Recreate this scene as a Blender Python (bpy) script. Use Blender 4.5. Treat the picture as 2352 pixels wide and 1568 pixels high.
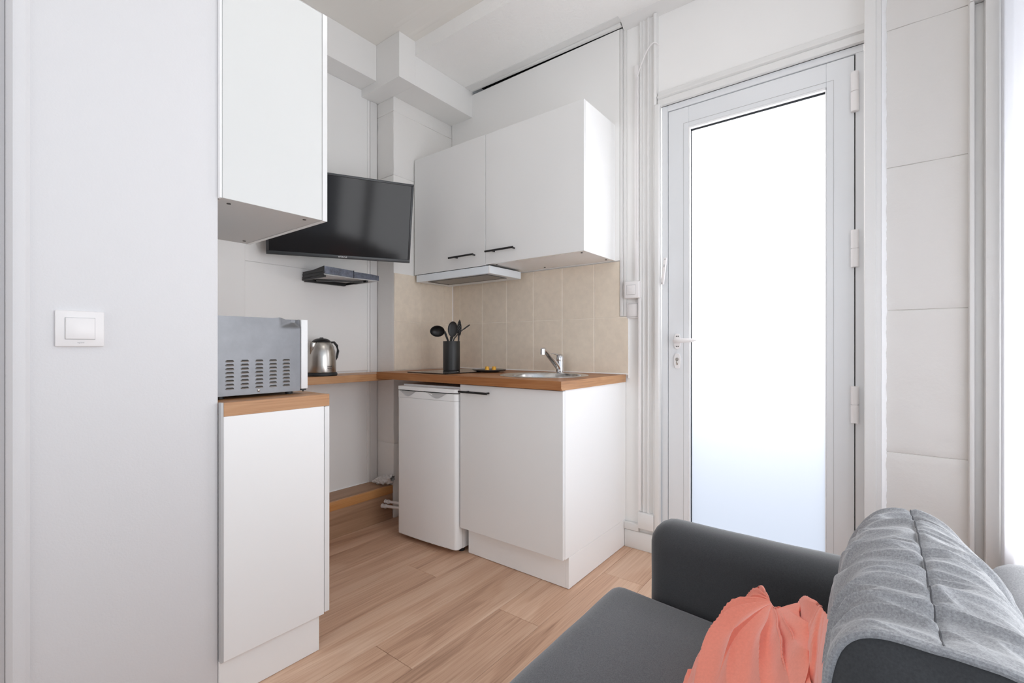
import bpy, bmesh, math, random
from mathutils import Vector, Matrix, noise
random.seed(7)
for o in list(bpy.data.objects): bpy.data.objects.remove(o)
SC = bpy.context.scene
COL = SC.collection
PI = math.pi

# ------------------------------------------------------------------ camera
cam_d = bpy.data.cameras.new('camera')
cam_d.sensor_fit = 'HORIZONTAL'; cam_d.sensor_width = 36.0
cam_d.lens = 1074.0 / 2352.0 * 36.0
cam_d.shift_y = 12.6 / 2352.0
cam_d.clip_start = 0.02
cam = bpy.data.objects.new('camera', cam_d); COL.objects.link(cam)
cam.location = (0, 0, 1.05)
cam.rotation_euler = (PI / 2, 0, 0.6593)
SC.camera = cam

# ------------------------------------------------------------------ world and light
world = bpy.data.worlds.new('world'); SC.world = world; world.use_nodes = True
bg = world.node_tree.nodes['Background']
bg.inputs[0].default_value = (0.74, 0.85, 1.0, 1); bg.inputs[1].default_value = 0.80

def area(name, loc, rot, sx, sy, power, color):
    l = bpy.data.lights.new(name, 'AREA'); l.shape = 'RECTANGLE'; l.size = sx; l.size_y = sy
    l.energy = power; l.color = color
    o = bpy.data.objects.new(name, l); COL.objects.link(o); o.location = loc; o.rotation_euler = rot
    return o
# daylight through the tall window in the right wall
area('window_daylight', (0.90, 1.42, 0.88), (0, math.radians(90), 0), 1.5, 2.2, 44, (0.985, 0.99, 1.0))
# unseen fill light added behind the camera to lift the fronts
area('rear_fill', (-0.55, -2.05, 1.50), (math.radians(90), 0, 0), 1.6, 1.7, 12, (1.0, 0.985, 0.965))
# unseen fill light added under the ceiling to brighten the deeper parts
area('ceiling_fill', (-0.45, 1.15, 2.80), (0, 0, 0), 0.6, 0.6, 2.2, (1.0, 0.97, 0.93))
# daylight on the frosted entrance door
area('door_daylight', (-0.40, 3.00, 1.80), (math.radians(-90), 0, 0), 1.0, 0.9, 31, (1.0, 0.975, 0.96))

SC.view_settings.view_transform = 'Standard'
SC.view_settings.look = 'None'
SC.view_settings.exposure = 0.22
SC.view_settings.gamma = 1.0
SC.view_settings.use_curve_mapping = False
SC.cycles.max_bounces = 10
SC.cycles.diffuse_bounces = 8
SC.cycles.sample_clamp_indirect = 6.0

# ------------------------------------------------------------------ materials
def lin(c):
    c /= 255.0
    return c / 12.92 if c <= 0.04045 else ((c + 0.055) / 1.055) ** 2.4
def rgb(r, g, b): return (lin(r), lin(g), lin(b), 1)
def nd(nt, t, **kw):
    n = nt.nodes.new(t)
    for k, v in kw.items():
        if k.startswith('i_'):
            n.inputs[k[2:].replace('_', ' ')].default_value = v
        else: setattr(n, k, v)
    return n
def mat(name, col, rough=0.5, metal=0.0, bump=0.0, bscale=60.0, bdist=0.002, var=0.0, vscale=3.0, spec=0.5, coat=0.0, sheen=0.0, detail=4.0, stretch=None):
    m = bpy.data.materials.new(name); m.use_nodes = True; nt = m.node_tree
    b = nt.nodes['Principled BSDF']
    b.inputs['Base Color'].default_value = col; b.inputs['Roughness'].default_value = rough
    b.inputs['Metallic'].default_value = metal; b.inputs['Specular IOR Level'].default_value = spec
    b.inputs['Coat Weight'].default_value = coat; b.inputs['Coat Roughness'].default_value = 0.06
    b.inputs['Sheen Weight'].default_value = sheen
    geo = nd(nt, 'ShaderNodeNewGeometry')
    src = geo.outputs['Position']
    if stretch:
        mp = nd(nt, 'ShaderNodeMapping'); mp.inputs['Scale'].default_value = stretch
        nt.links.new(src, mp.inputs['Vector']); src = mp.outputs['Vector']
    if bump:
        n = nd(nt, 'ShaderNodeTexNoise', i_Scale=bscale, i_Detail=detail, i_Roughness=0.6)
        nt.links.new(src, n.inputs['Vector'])
        bn = nd(nt, 'ShaderNodeBump', i_Strength=bump, i_Distance=bdist)
        nt.links.new(n.outputs['Fac'], bn.inputs['Height']); nt.links.new(bn.outputs['Normal'], b.inputs['Normal'])
    if var:
        n = nd(nt, 'ShaderNodeTexNoise', i_Scale=vscale, i_Detail=6.0, i_Roughness=0.65)
        nt.links.new(src, n.inputs['Vector'])
        r = nd(nt, 'ShaderNodeValToRGB')
        r.color_ramp.elements[0].position = 0.3; r.color_ramp.elements[1].position = 0.7
        r.color_ramp.elements[0].color = tuple(c * (1 - var) for c in col[:3]) + (1,)
        r.color_ramp.elements[1].color = tuple(min(1, c * (1 + var)) for c in col[:3]) + (1,)
        nt.links.new(n.outputs['Fac'], r.inputs['Fac']); nt.links.new(r.outputs['Color'], b.inputs['Base Color'])
    return m
def wood(name, dark, mid, light, axis='Y', rough=0.45, scale=1.0, rand=True, fine=0.5):
    """grain runs along the given world axis"""
    m = bpy.data.materials.new(name); m.use_nodes = True; nt = m.node_tree; L = nt.links
    b = nt.nodes['Principled BSDF']; b.inputs['Roughness'].default_value = rough
    geo = nd(nt, 'ShaderNodeNewGeometry'); oi = nd(nt, 'ShaderNodeObjectInfo')
    vm = nd(nt, 'ShaderNodeVectorMath', operation='SCALE'); vm.inputs[0].default_value = (7.3, 13.1, 5.7)
    L.new(oi.outputs['Random'], vm.inputs['Scale'])
    ad = nd(nt, 'ShaderNodeVectorMath', operation='ADD')
    L.new(geo.outputs['Position'], ad.inputs[0])
    if rand: L.new(vm.outputs['Vector'], ad.inputs[1])
    a, c = 0.75 * scale, 8.0 * scale
    sc = {'X': (a, c, c), 'Y': (c, a, c)}[axis]
    mp = nd(nt, 'ShaderNodeMapping'); mp.inputs['Scale'].default_value = sc
    L.new(ad.outputs['Vector'], mp.inputs['Vector'])
    n1 = nd(nt, 'ShaderNodeTexNoise', i_Scale=1.0, i_Detail=3.0, i_Roughness=0.5, i_Distortion=0.9)
    L.new(mp.outputs['Vector'], n1.inputs['Vector'])
    # cathedral figure: rings of the broad noise
    mul = nd(nt, 'ShaderNodeMath', operation='MULTIPLY'); mul.inputs[1].default_value = 46.0
    L.new(n1.outputs['Fac'], mul.inputs[0])
    sn = nd(nt, 'ShaderNodeMath', operation='SINE'); L.new(mul.outputs[0], sn.inputs[0])
    sc2 = tuple(v * 20.0 if v == c else v * 3.0 for v in sc)
    mp2 = nd(nt, 'ShaderNodeMapping'); mp2.inputs['Scale'].default_value = sc2
    L.new(ad.outputs['Vector'], mp2.inputs['Vector'])
    n2 = nd(nt, 'ShaderNodeTexNoise', i_Scale=1.0, i_Detail=6.0, i_Roughness=0.7)
    L.new(mp2.outputs['Vector'], n2.inputs['Vector'])
    m1 = nd(nt, 'ShaderNodeMath', operation='MULTIPLY_ADD'); m1.inputs[1].default_value = 0.036
    fl_ = nd(nt, 'ShaderNodeMapRange'); fl_.inputs['To Min'].default_value = 0.13; fl_.inputs['To Max'].default_value = 0.87
    L.new(n1.outputs['Fac'], fl_.inputs['Value'])
    L.new(sn.outputs[0], m1.inputs[0]); L.new(fl_.outputs['Result'], m1.inputs[2])
    m2 = nd(nt, 'ShaderNodeMath', operation='SUBTRACT'); L.new(n2.outputs['Fac'], m2.inputs[0]); m2.inputs[1].default_value = 0.5
    m3 = nd(nt, 'ShaderNodeMath', operation='MULTIPLY_ADD'); m3.inputs[1].default_value = fine
    L.new(m2.outputs[0], m3.inputs[0]); L.new(m1.outputs[0], m3.inputs[2])
    r = nd(nt, 'ShaderNodeValToRGB'); e = r.color_ramp.elements
    e[0].position = 0.22; e[0].color = dark; e[1].position = 0.80; e[1].color = light
    k = e.new(0.47); k.color = mid
    L.new(m3.outputs[0], r.inputs['Fac'])
    hs = nd(nt, 'ShaderNodeHueSaturation')
    mr = nd(nt, 'ShaderNodeMapRange'); mr.inputs['To Min'].default_value = 0.965; mr.inputs['To Max'].default_value = 1.035
    L.new(oi.outputs['Random'], mr.inputs['Value'])
    if rand: L.new(mr.outputs['Result'], hs.inputs['Value'])
    L.new(r.outputs['Color'], hs.inputs['Color']); L.new(hs.outputs['Color'], b.inputs['Base Color'])
    bn = nd(nt, 'ShaderNodeBump', i_Strength=0.25, i_Distance=0.0006)
    L.new(n2.outputs['Fac'], bn.inputs['Height']); L.new(bn.outputs['Normal'], b.inputs['Normal'])
    return m

M = {}
M['wall'] = mat('wall_paint', rgb(239, 238, 236), 0.6, bump=0.10, bscale=35, bdist=0.003)
M['wall_left'] = mat('rough_wall_paint', rgb(222, 221, 222), 0.55, bump=0.34, bscale=210, bdist=0.0016, detail=2)
M['plaster'] = mat('rough_plaster', rgb(236, 234, 231), 0.65, bump=0.45, bscale=34, bdist=0.005, detail=6)
M['block'] = mat('painted_block', rgb(222, 219, 215), 0.6, bump=0.42, bscale=32, bdist=0.004, detail=7)
M['stipple'] = mat('stippled_ceiling', rgb(248, 247, 245), 0.45, bump=0.6, bscale=60, bdist=0.006, detail=5)
M['ceiling'] = mat('ceiling_paint', rgb(238, 235, 229), 0.6, bump=0.1, bscale=3, bdist=0.01, stretch=(0.5, 6, 1))
M['gloss_paint'] = mat('glossy_trim_paint', rgb(226, 225, 223), 0.32, bump=0.16, bscale=40, bdist=0.003, detail=5)
M['caulk'] = mat('white_caulk', rgb(252, 252, 252), 0.5, bump=0.5, bscale=120, bdist=0.002)
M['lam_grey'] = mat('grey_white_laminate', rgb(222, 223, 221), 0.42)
M['lam_white'] = mat('white_laminate', rgb(247, 247, 246), 0.42)
M['gloss_white'] = mat('gloss_white_front', rgb(236, 236, 235), 0.13, spec=0.5, coat=0.35)
M['edge_white'] = mat('white_edge_band', rgb(238, 238, 238), 0.35)
M['fridge'] = mat('fridge_enamel', rgb(246, 247, 247), 0.28, bump=0.05, bscale=300, bdist=0.0004)
M['grey_plastic'] = mat('grey_plastic', rgb(190, 190, 190), 0.4)
M['black'] = mat('black_metal', rgb(26, 25, 26), 0.38)
M['black_matte'] = mat('black_plastic', rgb(32, 32, 33), 0.5)
M['nylon'] = mat('black_nylon', rgb(38, 37, 37), 0.42)
M['screen'] = mat('screen_glass', rgb(38, 37, 38), 0.10, spec=0.22)
M['bezel'] = mat('bezel_plastic', rgb(60, 62, 64), 0.38)
M['steel'] = mat('brushed_steel', rgb(196, 192, 186), 0.27, metal=1.0, bump=0.10, bscale=8, bdist=0.0006, stretch=(1, 1, 60))
M['sink'] = mat('sink_steel', rgb(205, 203, 200), 0.2, metal=1.0)
M['chrome'] = mat('chrome', rgb(222, 222, 224), 0.07, metal=1.0)
M['zinc'] = mat('galvanised_sheet', rgb(122, 123, 126), 0.42, metal=0.85, var=0.12, vscale=9)
M['slot'] = mat('dark_opening', rgb(58, 54, 50), 0.7)
M['hood'] = mat('hood_silver', rgb(236, 242, 247), 0.3, metal=0.0)
M['mesh'] = mat('filter_mesh', rgb(170, 168, 165), 0.5, metal=0.5, bump=0.9, bscale=420, bdist=0.002, detail=0)
M['tile'] = mat('beige_tile', rgb(234, 221, 203), 0.38, var=0.055, vscale=22, bump=0.05, bscale=20)
M['grout'] = mat('pale_grout', rgb(250, 242, 230), 0.8)
M['upvc'] = mat('white_upvc', rgb(226, 228, 230), 0.3)
M['gasket'] = mat('dark_gasket', rgb(30, 34, 40), 0.6)
M['white_plastic'] = mat('white_plastic', rgb(238, 235, 234), 0.35)
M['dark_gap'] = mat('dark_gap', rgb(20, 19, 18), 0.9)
M['sofa'] = mat('charcoal_fabric', rgb(66, 67, 69), 0.95, var=0.16, vscale=420, bump=0.35, bscale=700, bdist=0.0008, sheen=0.35, spec=0.15)
M['seat'] = mat('lit_charcoal_fabric', rgb(92, 93, 95), 0.95, var=0.34, vscale=430, bump=0.35, bscale=700, bdist=0.0008, sheen=0.35, spec=0.15)  # same fabric as the sofa, lightened to paint in light on the seat
M['cushion'] = mat('heather_grey_fabric', rgb(152, 153, 156), 0.95, var=0.32, vscale=480, bump=0.4, bscale=600, bdist=0.0008, sheen=0.4, spec=0.12)
M['coral'] = mat('coral_cotton', rgb(238, 146, 126), 0.9, var=0.05, vscale=260, bump=0.3, bscale=800, bdist=0.0006, sheen=0.3, spec=0.15)
M['thread'] = mat('dark_thread', rgb(92, 92, 95), 0.95)
M['yellow'] = mat('golden_foil', rgb(226, 168, 62), 0.35, metal=0.35)
M['slate'] = mat('grey_glaze', rgb(78, 80, 82), 0.3)
M['mottled'] = mat('mottled_film', rgb(96, 100, 112), 0.25, metal=0.4, var=0.55, vscale=34, bump=0.5, bscale=50, bdist=0.004)
M['lint'] = mat('white_fleece', rgb(226, 224, 222), 0.95, bump=0.8, bscale=160, bdist=0.006)
M['hob'] = mat('hob_glass', rgb(22, 22, 23), 0.06, spec=0.7)
M['curtain'] = mat('white_curtain', rgb(250, 250, 252), 0.9)
M['exterior'] = mat('pink_light_tint', rgb(222, 190, 178), 0.8)
M['floor'] = wood('oak_laminate', rgb(146, 110, 87), rgb(198, 159, 132), rgb(226, 196, 170), 'Y', 0.42, fine=0.62)
M['bench_wood'] = wood('bench_laminate', rgb(132, 98, 74), rgb(165, 130, 103), rgb(190, 156, 128), 'Y', 0.5)
M['worktop_x'] = wood('worktop_oak_x_shaded', rgb(110, 62, 30), rgb(156, 100, 56), rgb(184, 130, 82), 'X', 0.4, 1.5, fine=0.6)  # same oak as the other worktops, darkened to paint shade on the front edge
M['worktop_y'] = wood('worktop_oak_y', rgb(136, 92, 58), rgb(182, 134, 92), rgb(204, 160, 118), 'Y', 0.4, 1.5, fine=0.6)
M['bench_edge'] = wood('varnished_pine', rgb(158, 100, 52), rgb(190, 132, 78), rgb(206, 156, 104), 'Y', 0.35, 1.2)

def glassy():
    # frosted pane of the entrance door: light passes through, scattered
    m = bpy.data.materials.new('frosted_glass'); m.use_nodes = True; nt = m.node_tree
    nt.nodes.remove(nt.nodes['Principled BSDF']); out = nt.nodes['Material Output']
    t = nd(nt, 'ShaderNodeBsdfTranslucent'); t.inputs['Color'].default_value = (0.93, 0.94, 0.96, 1)
    g = nd(nt, 'ShaderNodeBsdfGlossy'); g.inputs['Roughness'].default_value = 0.35; g.inputs['Color'].default_value = (1, 1, 1, 1)
    mx = nd(nt, 'ShaderNodeMixShader'); mx.inputs[0].default_value = 0.04
    nt.links.new(t.outputs[0], mx.inputs[1]); nt.links.new(g.outputs[0], mx.inputs[2]); nt.links.new(mx.outputs[0], out.inputs[0])
    return m
M['frosted'] = glassy()
def sheer():
    m = bpy.data.materials.new('sheer_fabric'); m.use_nodes = True; nt = m.node_tree
    nt.nodes.remove(nt.nodes['Principled BSDF']); out = nt.nodes['Material Output']
    t = nd(nt, 'ShaderNodeBsdfTranslucent'); t.inputs['Color'].default_value = (0.9, 0.9, 0.92, 1)
    g = nd(nt, 'ShaderNodeBsdfDiffuse'); g.inputs['Color'].default_value = (0.9, 0.9, 0.91, 1)
    mx = nd(nt, 'ShaderNodeMixShader'); mx.inputs[0].default_value = 0.45
    nt.links.new(t.outputs[0], mx.inputs[1]); nt.links.new(g.outputs[0], mx.inputs[2]); nt.links.new(mx.outputs[0], out.inputs[0])
    return m
M['sheer'] = sheer()
def pane():
    m = bpy.data.materials.new('clear_glass'); m.use_nodes = True; nt = m.node_tree
    nt.nodes.remove(nt.nodes['Principled BSDF']); out = nt.nodes['Material Output']
    t = nd(nt, 'ShaderNodeBsdfTransparent')
    g = nd(nt, 'ShaderNodeBsdfGlossy'); g.inputs['Roughness'].default_value = 0.02
    mx = nd(nt, 'ShaderNodeMixShader'); mx.inputs[0].default_value = 0.05
    nt.links.new(t.outputs[0], mx.inputs[1]); nt.links.new(g.outputs[0], mx.inputs[2]); nt.links.new(mx.outputs[0], out.inputs[0])
    return m
M['pane'] = pane()

# ------------------------------------------------------------------ builders
class MB:
    """collects shapes in one bmesh; coordinates are world coordinates (or local to the parent when built so)"""
    def __init__(s): s.bm = bmesh.new()
    def box(s, x0, x1, y0, y1, z0, z1, bev=0.0, seg=2, rot=None):
        b = bmesh.new(); bmesh.ops.create_cube(b, size=1)
        cx, cy, cz = (x0 + x1) / 2, (y0 + y1) / 2, (z0 + z1) / 2
        for v in b.verts: v.co = Vector((v.co.x * (x1 - x0), v.co.y * (y1 - y0), v.co.z * (z1 - z0)))
        if bev: bmesh.ops.bevel(b, geom=list(b.edges), offset=bev, segments=seg, profile=0.5, affect='EDGES')
        mt = Matrix.Translation((cx, cy, cz))
        if rot: mt = mt @ rot
        bmesh.ops.transform(b, matrix=mt, verts=b.verts)
        s.merge(b); return s
    def merge(s, b):
        me = bpy.data.meshes.new('t'); b.to_mesh(me); b.free(); s.bm.from_mesh(me); bpy.data.meshes.remove(me)
    def cyl(s, p, q, r, r2=None, seg=24, caps=True):
        p, q = Vector(p), Vector(q); d = q - p; b = bmesh.new()
        bmesh.ops.create_cone(b, cap_ends=caps, segments=seg, radius1=r, radius2=r if r2 is None else r2, depth=d.length)
        mt = Matrix.Translation((p + q) / 2) @ d.to_track_quat('Z', 'Y').to_matrix().to_4x4()
        bmesh.ops.transform(b, matrix=mt, verts=b.verts); s.merge(b); return s
    def tube(s, pts, r, seg=12, closed=False, flat=1.0):
        pts = [Vector(p) for p in pts]; n = len(pts); rs = r if isinstance(r, (list, tuple)) else [r] * n
        rings = []; up = Vector((0, 0, 1))
        for i, p in enumerate(pts):
            t = (pts[min(i + 1, n - 1)] - pts[max(i - 1, 0)]).normalized()
            u = t.cross(up)
            if u.length < 0.05: u = t.cross(Vector((0, 1, 0)))
            u.normalize(); w = u.cross(t).normalized()
            rings.append([s.bm.verts.new(p + u * math.cos(a) * rs[i] + w * math.sin(a) * rs[i] * flat) for a in [2 * PI * k / seg for k in range(seg)]])
        for i in range(n - 1):
            for k in range(seg):
                s.bm.faces.new((rings[i][k], rings[i][(k + 1) % seg], rings[i + 1][(k + 1) % seg], rings[i + 1][k]))
        s.bm.faces.new(list(reversed(rings[0]))); s.bm.faces.new(rings[-1]); return s
    def lathe(s, prof, c, seg=48, cap=False, sx=1.0, sy=1.0):
        rings = []
        for r, z in prof:
            if r < 1e-6: rings.append([s.bm.verts.new((c[0], c[1], c[2] + z))])
            else: rings.append([s.bm.verts.new((c[0] + r * sx * math.cos(2 * PI * k / seg), c[1] + r * sy * math.sin(2 * PI * k / seg), c[2] + z)) for k in range(seg)])
        for a, b in zip(rings, rings[1:]):
            for k in range(seg):
                k2 = (k + 1) % seg
                if len(a) == 1 and len(b) == 1: continue
                if len(a) == 1: s.bm.faces.new((a[0], b[k2], b[k]))
                elif len(b) == 1: s.bm.faces.new((a[k], a[k2], b[0]))
                else: s.bm.faces.new((a[k], a[k2], b[k2], b[k]))
        return s
    def prism(s, poly, axis, a, b):
        """extrude a 2-D polygon along an axis: X -> poly is (y,z), Y -> (x,z), Z -> (x,y)"""
        def P(p, t): return {'X': (t, p[0], p[1]), 'Y': (p[0], t, p[1]), 'Z': (p[0], p[1], t)}[axis]
        A = [s.bm.verts.new(P(p, a)) for p in poly]; B = [s.bm.verts.new(P(p, b)) for p in poly]
        n = len(poly)
        s.bm.faces.new(A); s.bm.faces.new(list(reversed(B)))
        for k in range(n): s.bm.faces.new((A[k], B[k], B[(k + 1) % n], A[(k + 1) % n]))
        return s
    def grid(s, f, nu, nv, close_u=False):
        V = [[s.bm.verts.new(f(i / (nu - (0 if close_u else 1)), j / (nv - 1))) for j in range(nv)] for i in range(nu)]
        for i in range(nu if close_u else nu - 1):
            for j in range(nv - 1):
                i2 = (i + 1) % nu
                s.bm.faces.new((V[i][j], V[i2][j], V[i2][j + 1], V[i][j + 1]))
        return s

def link(o): COL.objects.link(o); return o
def put(name, mb, m, parent=None, local=False, smooth=True, label=None, mods=None):
    """one mesh object; its origin sits at the centre of its shape"""
    bm = mb.bm
    bmesh.ops.recalc_face_normals(bm, faces=bm.faces)
    if parent is not None and not local:
        inv = parent.matrix_basis.inverted() if parent.parent is None else (parent.parent.matrix_basis @ parent.matrix_basis).inverted()
        bmesh.ops.transform(bm, matrix=inv, verts=bm.verts)
    lo = Vector((min(v.co.x for v in bm.verts), min(v.co.y for v in bm.verts), min(v.co.z for v in bm.verts)))
    hi = Vector((max(v.co.x for v in bm.verts), max(v.co.y for v in bm.verts), max(v.co.z for v in bm.verts)))
    c = (lo + hi) / 2
    if parent is None: c.z = lo.z
    for v in bm.verts: v.co -= c
    me = bpy.data.meshes.new(name); bm.to_mesh(me); bm.free()
    if smooth:
        me.polygons.foreach_set('use_smooth', [True] * len(me.polygons))
        try: me.set_sharp_from_angle(angle=math.radians(35))
        except Exception: pass
    me.materials.append(m)
    o = bpy.data.objects.new(name, me); link(o); o.location = c
    if parent is not None: o.parent = parent
    if label: o['label'] = label
    return o
def tag(o, label, cat, group=None):
    o['label'] = label; o['category'] = cat
    if group: o['group'] = group
    return o
def thing(name, label, cat, loc=(0, 0, 0), rot=(0, 0, 0), group=None):
    o = bpy.data.objects.new(name, None); link(o); o.location = loc; o.rotation_euler = rot
    o.matrix_basis = Matrix.Translation(loc) @ Matrix.Rotation(rot[2], 4, 'Z') @ Matrix.Rotation(rot[1], 4, 'Y') @ Matrix.Rotation(rot[0], 4, 'X')
    o.empty_display_size = 0.05
    return tag(o, label, cat, group)
def struct(o, label=None):
    o['kind'] = 'structure'
    if label: o['label'] = label
    return o
def copy(o, loc, parent=None):
    c = o.copy(); link(c); c.location = loc
    if parent is not None: c.parent = parent
    return c
def text(name, s, size, m, mtx, parent, ext=0.0003, spacing=1.0):
    cu = bpy.data.curves.new('t', 'FONT'); cu.body = s; cu.size = size; cu.align_x = 'CENTER'; cu.align_y = 'CENTER'; cu.extrude = ext; cu.space_character = spacing
    to = bpy.data.objects.new('t', cu); link(to)
    me = bpy.data.meshes.new_from_object(to.evaluated_get(bpy.context.evaluated_depsgraph_get()))
    bpy.data.objects.remove(to); bpy.data.curves.remove(cu)
    me.name = name; me.transform(mtx); me.materials.clear(); me.materials.append(m)
    o = bpy.data.objects.new(name, me); link(o); o.parent = parent
    return o
# letters read with +Z up on a surface that faces +X / -Y
FACE_PX = Matrix(((0, 0, 1, 0), (1, 0, 0, 0), (0, 1, 0, 0), (0, 0, 0, 1)))
FACE_NY = Matrix(((1, 0, 0, 0), (0, 0, -1, 0), (0, 1, 0, 0), (0, 0, 0, 1)))

# main lines of the room
XL = -1.530      # wall with the light switch
XT = -2.507      # television wall
XP = -2.332      # side of the pillar
YP = 1.823       # front of the pillar
YW = 2.333       # far wall
ZC = 2.85        # ceiling
ZS = 2.766       # lower soffit along the far wall
XR = 0.345       # right wall
YB = -2.25       # rear wall

# ------------------------------------------------------------------ room shell
# floor with separate planks running towards the far wall
fl = struct(put('floor', MB().box(-2.62, 0.45, YB - 0.1, 2.45, -0.06, -0.0095), M['dark_gap'], smooth=False), 'oak laminate floor of long planks')
PW = 0.1945; edges = [-2.553 + PW * i for i in range(15)]
joints = {3: [0.28], 4: [0.10, 1.476], 5: [0.42, 1.80], 6: [1.006], 7: [0.2, 1.451], 8: [0.72, 1.981], 9: [0.5, 1.62]}
for i in range(len(edges)):
    x0, x1 = edges[i], min(edges[i] + PW, XR + 0.03)
    if x1 - x0 < 0.02: continue
    base = sorted(joints.get(i, [0.4 + 0.33 * (i % 4)]))
    first = base[0]
    while first > YB: first -= 1.38; base.insert(0, first)
    while base[-1] < 2.42: base.append(base[-1] + 1.38)
    for a, b in zip(base, base[1:]):
        y0, y1 = max(a, YB), min(b, 2.42)
        if y1 - y0 < 0.02: continue
        if y0 >= YW: continue
        put('plank', MB().box(x0 + 0.0006, x1 - 0.0006, y0 + 0.0006, y1 - 0.0006, -0.0095, 0, 0.0008, 1), M['floor'], fl, smooth=False)

# ceiling, with the step down to the stippled soffit and the boxed-in beams
ce = struct(put('ceiling', MB().box(-2.62, 0.45, YB - 0.1, YP + 0.007, ZC, ZC + 0.08), M['ceiling'], smooth=False), 'white painted ceiling')
put('soffit', MB().box(-2.62, 0.45, YP + 0.007, YW - 0.034, ZS, ZC + 0.08).box(-1.052, 0.45, YW - 0.034, 2.45, ZS, ZC + 0.08).box(-2.62, -1.052, YW - 0.034, 2.45, ZC - 0.005, ZC + 0.08), M['stipple'], ce, smooth=False, label='stippled lower soffit along the far wall')
put('beam', MB().prism([(-2.52, 2.591), (-2.139, 2.591), (-2.139, 2.849), (-2.52, 2.849)], 'Y', 1.711, YP + 0.006), M['wall'], ce, smooth=False)
put('beam', MB().box(-2.52, -2.139, YP + 0.0065, YW - 0.002, 2.591, ZS - 0.001), M['wall'], ce, smooth=False)
put('beam', MB().box(-2.52, -2.352, 0.565, 1.7105, 2.637, 2.849), M['wall'], ce, smooth=False)
mb = MB()
for k, y in enumerate((0.95, 1.22, 1.49, 1.66, 1.76)):
    mb.prism([(y, ZC + 0.001), (y + 0.012, ZC - 0.0025), (y + 0.03, ZC - 0.0005), (y + 0.034, ZC + 0.001)], 'X', -2.13, 0.34)
put('seam', mb, M['ceiling'], ce)
# narrow cove where the soffit meets the far wall
mb = MB(); mb.prism([(YW - 0.055, ZS + 0.002), (YW - 0.05, ZS - 0.006), (YW - 0.01, ZS - 0.036), (YW + 0.01, ZS - 0.04), (YW + 0.01, ZS + 0.002)], 'X', -1.051, 0.34)
mb.prism([(YW - 0.080, ZS + 0.002), (YW - 0.078, ZS - 0.003), (YW - 0.036, ZS - 0.006), (YW - 0.0345, ZS + 0.002)], 'X', -2.138, -1.0515)
put('filler', MB().prism([(-2.138, ZS + 0.001), (-1.058, ZS + 0.001), (-1.058, 2.7480), (-2.138, 2.7625)], 'Y', YW - 0.034, YW - 0.010), M['wall'], ce, smooth=False)
put('cavity_shade', MB().box(-2.138, -1.056, YW - 0.033, 2.439, ZC - 0.02, ZC - 0.01), M['dark_gap'], ce, smooth=False)  # near-black lid paints in the shade of the gap above the board
put('cove', mb, M['gloss_paint'], ce)

# left wall block (with the light switch), television wall, pillar, far wall, right wall, rear wall
wl = struct(put('wall_left', MB().box(-2.62, XL, 0.142, 0.558, 0, ZC), M['wall_left'], smooth=False), 'textured white wall with the light switch')
put('casing', MB().prism([(XL - 0.001, 0.142), (XL + 0.0075, 0.1425), (XL + 0.0085, 0.1455), (XL + 0.0088, 0.1605), (XL + 0.0078, 0.1630), (XL + 0.0010, 0.1700), (XL - 0.001, 0.1702)], 'Z', 0.001, ZC - 0.001), M['wall_left'], wl)
put('door_lining', MB().box(-2.62, XL - 0.118, YB, 0.141, 0, ZC), M['wall_left'], wl, smooth=False)
wt = struct(put('wall_television', MB().box(-2.62, XT, 0.559, YP - 0.001, 0, ZC - 0.001), M['wall'], smooth=False), 'smooth white wall behind the television')
put('panel', MB().box(XT, XT + 0.006, 1.036, 1.752, 0.905, 1.483, 0.001, 1), M['wall'], wt)
put('panel', MB().box(XT, XT + 0.006, 1.036, 1.752, 1.4855, 2.636, 0.001, 1), M['wall'], wt)
put('panel', MB().box(XT, XT + 0.014, 0.565, 1.034, 0.905, 2.636, 0.002, 1), M['wall'], wt)
put('batten', MB().box(XT, XT + 0.016, 1.770, YP - 0.002, 0.2045, 2.59, 0.004, 2), M['gloss_paint'], wt)
put('batten', MB().box(XT, XT + 0.008, 1.7525, 1.7695, 0.2045, 2.59, 0.001, 1), M['wall'], wt)

wp = struct(put('wall_pillar', MB().box(-2.62, XP - 0.004, YP + 0.004, 2.45, 0, ZC - 0.09), M['plaster'], smooth=False), 'pillar of painted blocks in the corner')
def rough_block(mb, x0, x1, y0, y1, z0, z1, amp=0.003, bev=0.005, n=14):
    b = bmesh.new(); bmesh.ops.create_cube(b, size=1)
    for v in b.verts: v.co = Vector(((x0 + x1) / 2 + v.co.x * (x1 - x0), (y0 + y1) / 2 + v.co.y * (y1 - y0), (z0 + z1) / 2 + v.co.z * (z1 - z0)))
    bmesh.ops.bevel(b, geom=list(b.edges), offset=bev, segments=2, profile=0.5, affect='EDGES')
    bmesh.ops.subdivide_edges(b, edges=[e for e in b.edges if e.calc_length() > 0.04], cuts=n, use_grid_fill=True)
    for v in b.verts:
        p = v.co * 14
        v.co += Vector((noise.noise(p), noise.noise(p + Vector((9, 3, 1))), noise.noise(p + Vector((2, 8, 5))) * 0.3)) * amp
    mb.merge(b); return mb
for z0, z1 in ((0.002, 0.4555), (0.457, 2.1062), (2.1078, 2.499), (2.5005, 2.589)):
    put('block', rough_block(MB(), -2.50, XP, YP, 2.44, z0, z1, 0.003), M['plaster'], wp)

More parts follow.
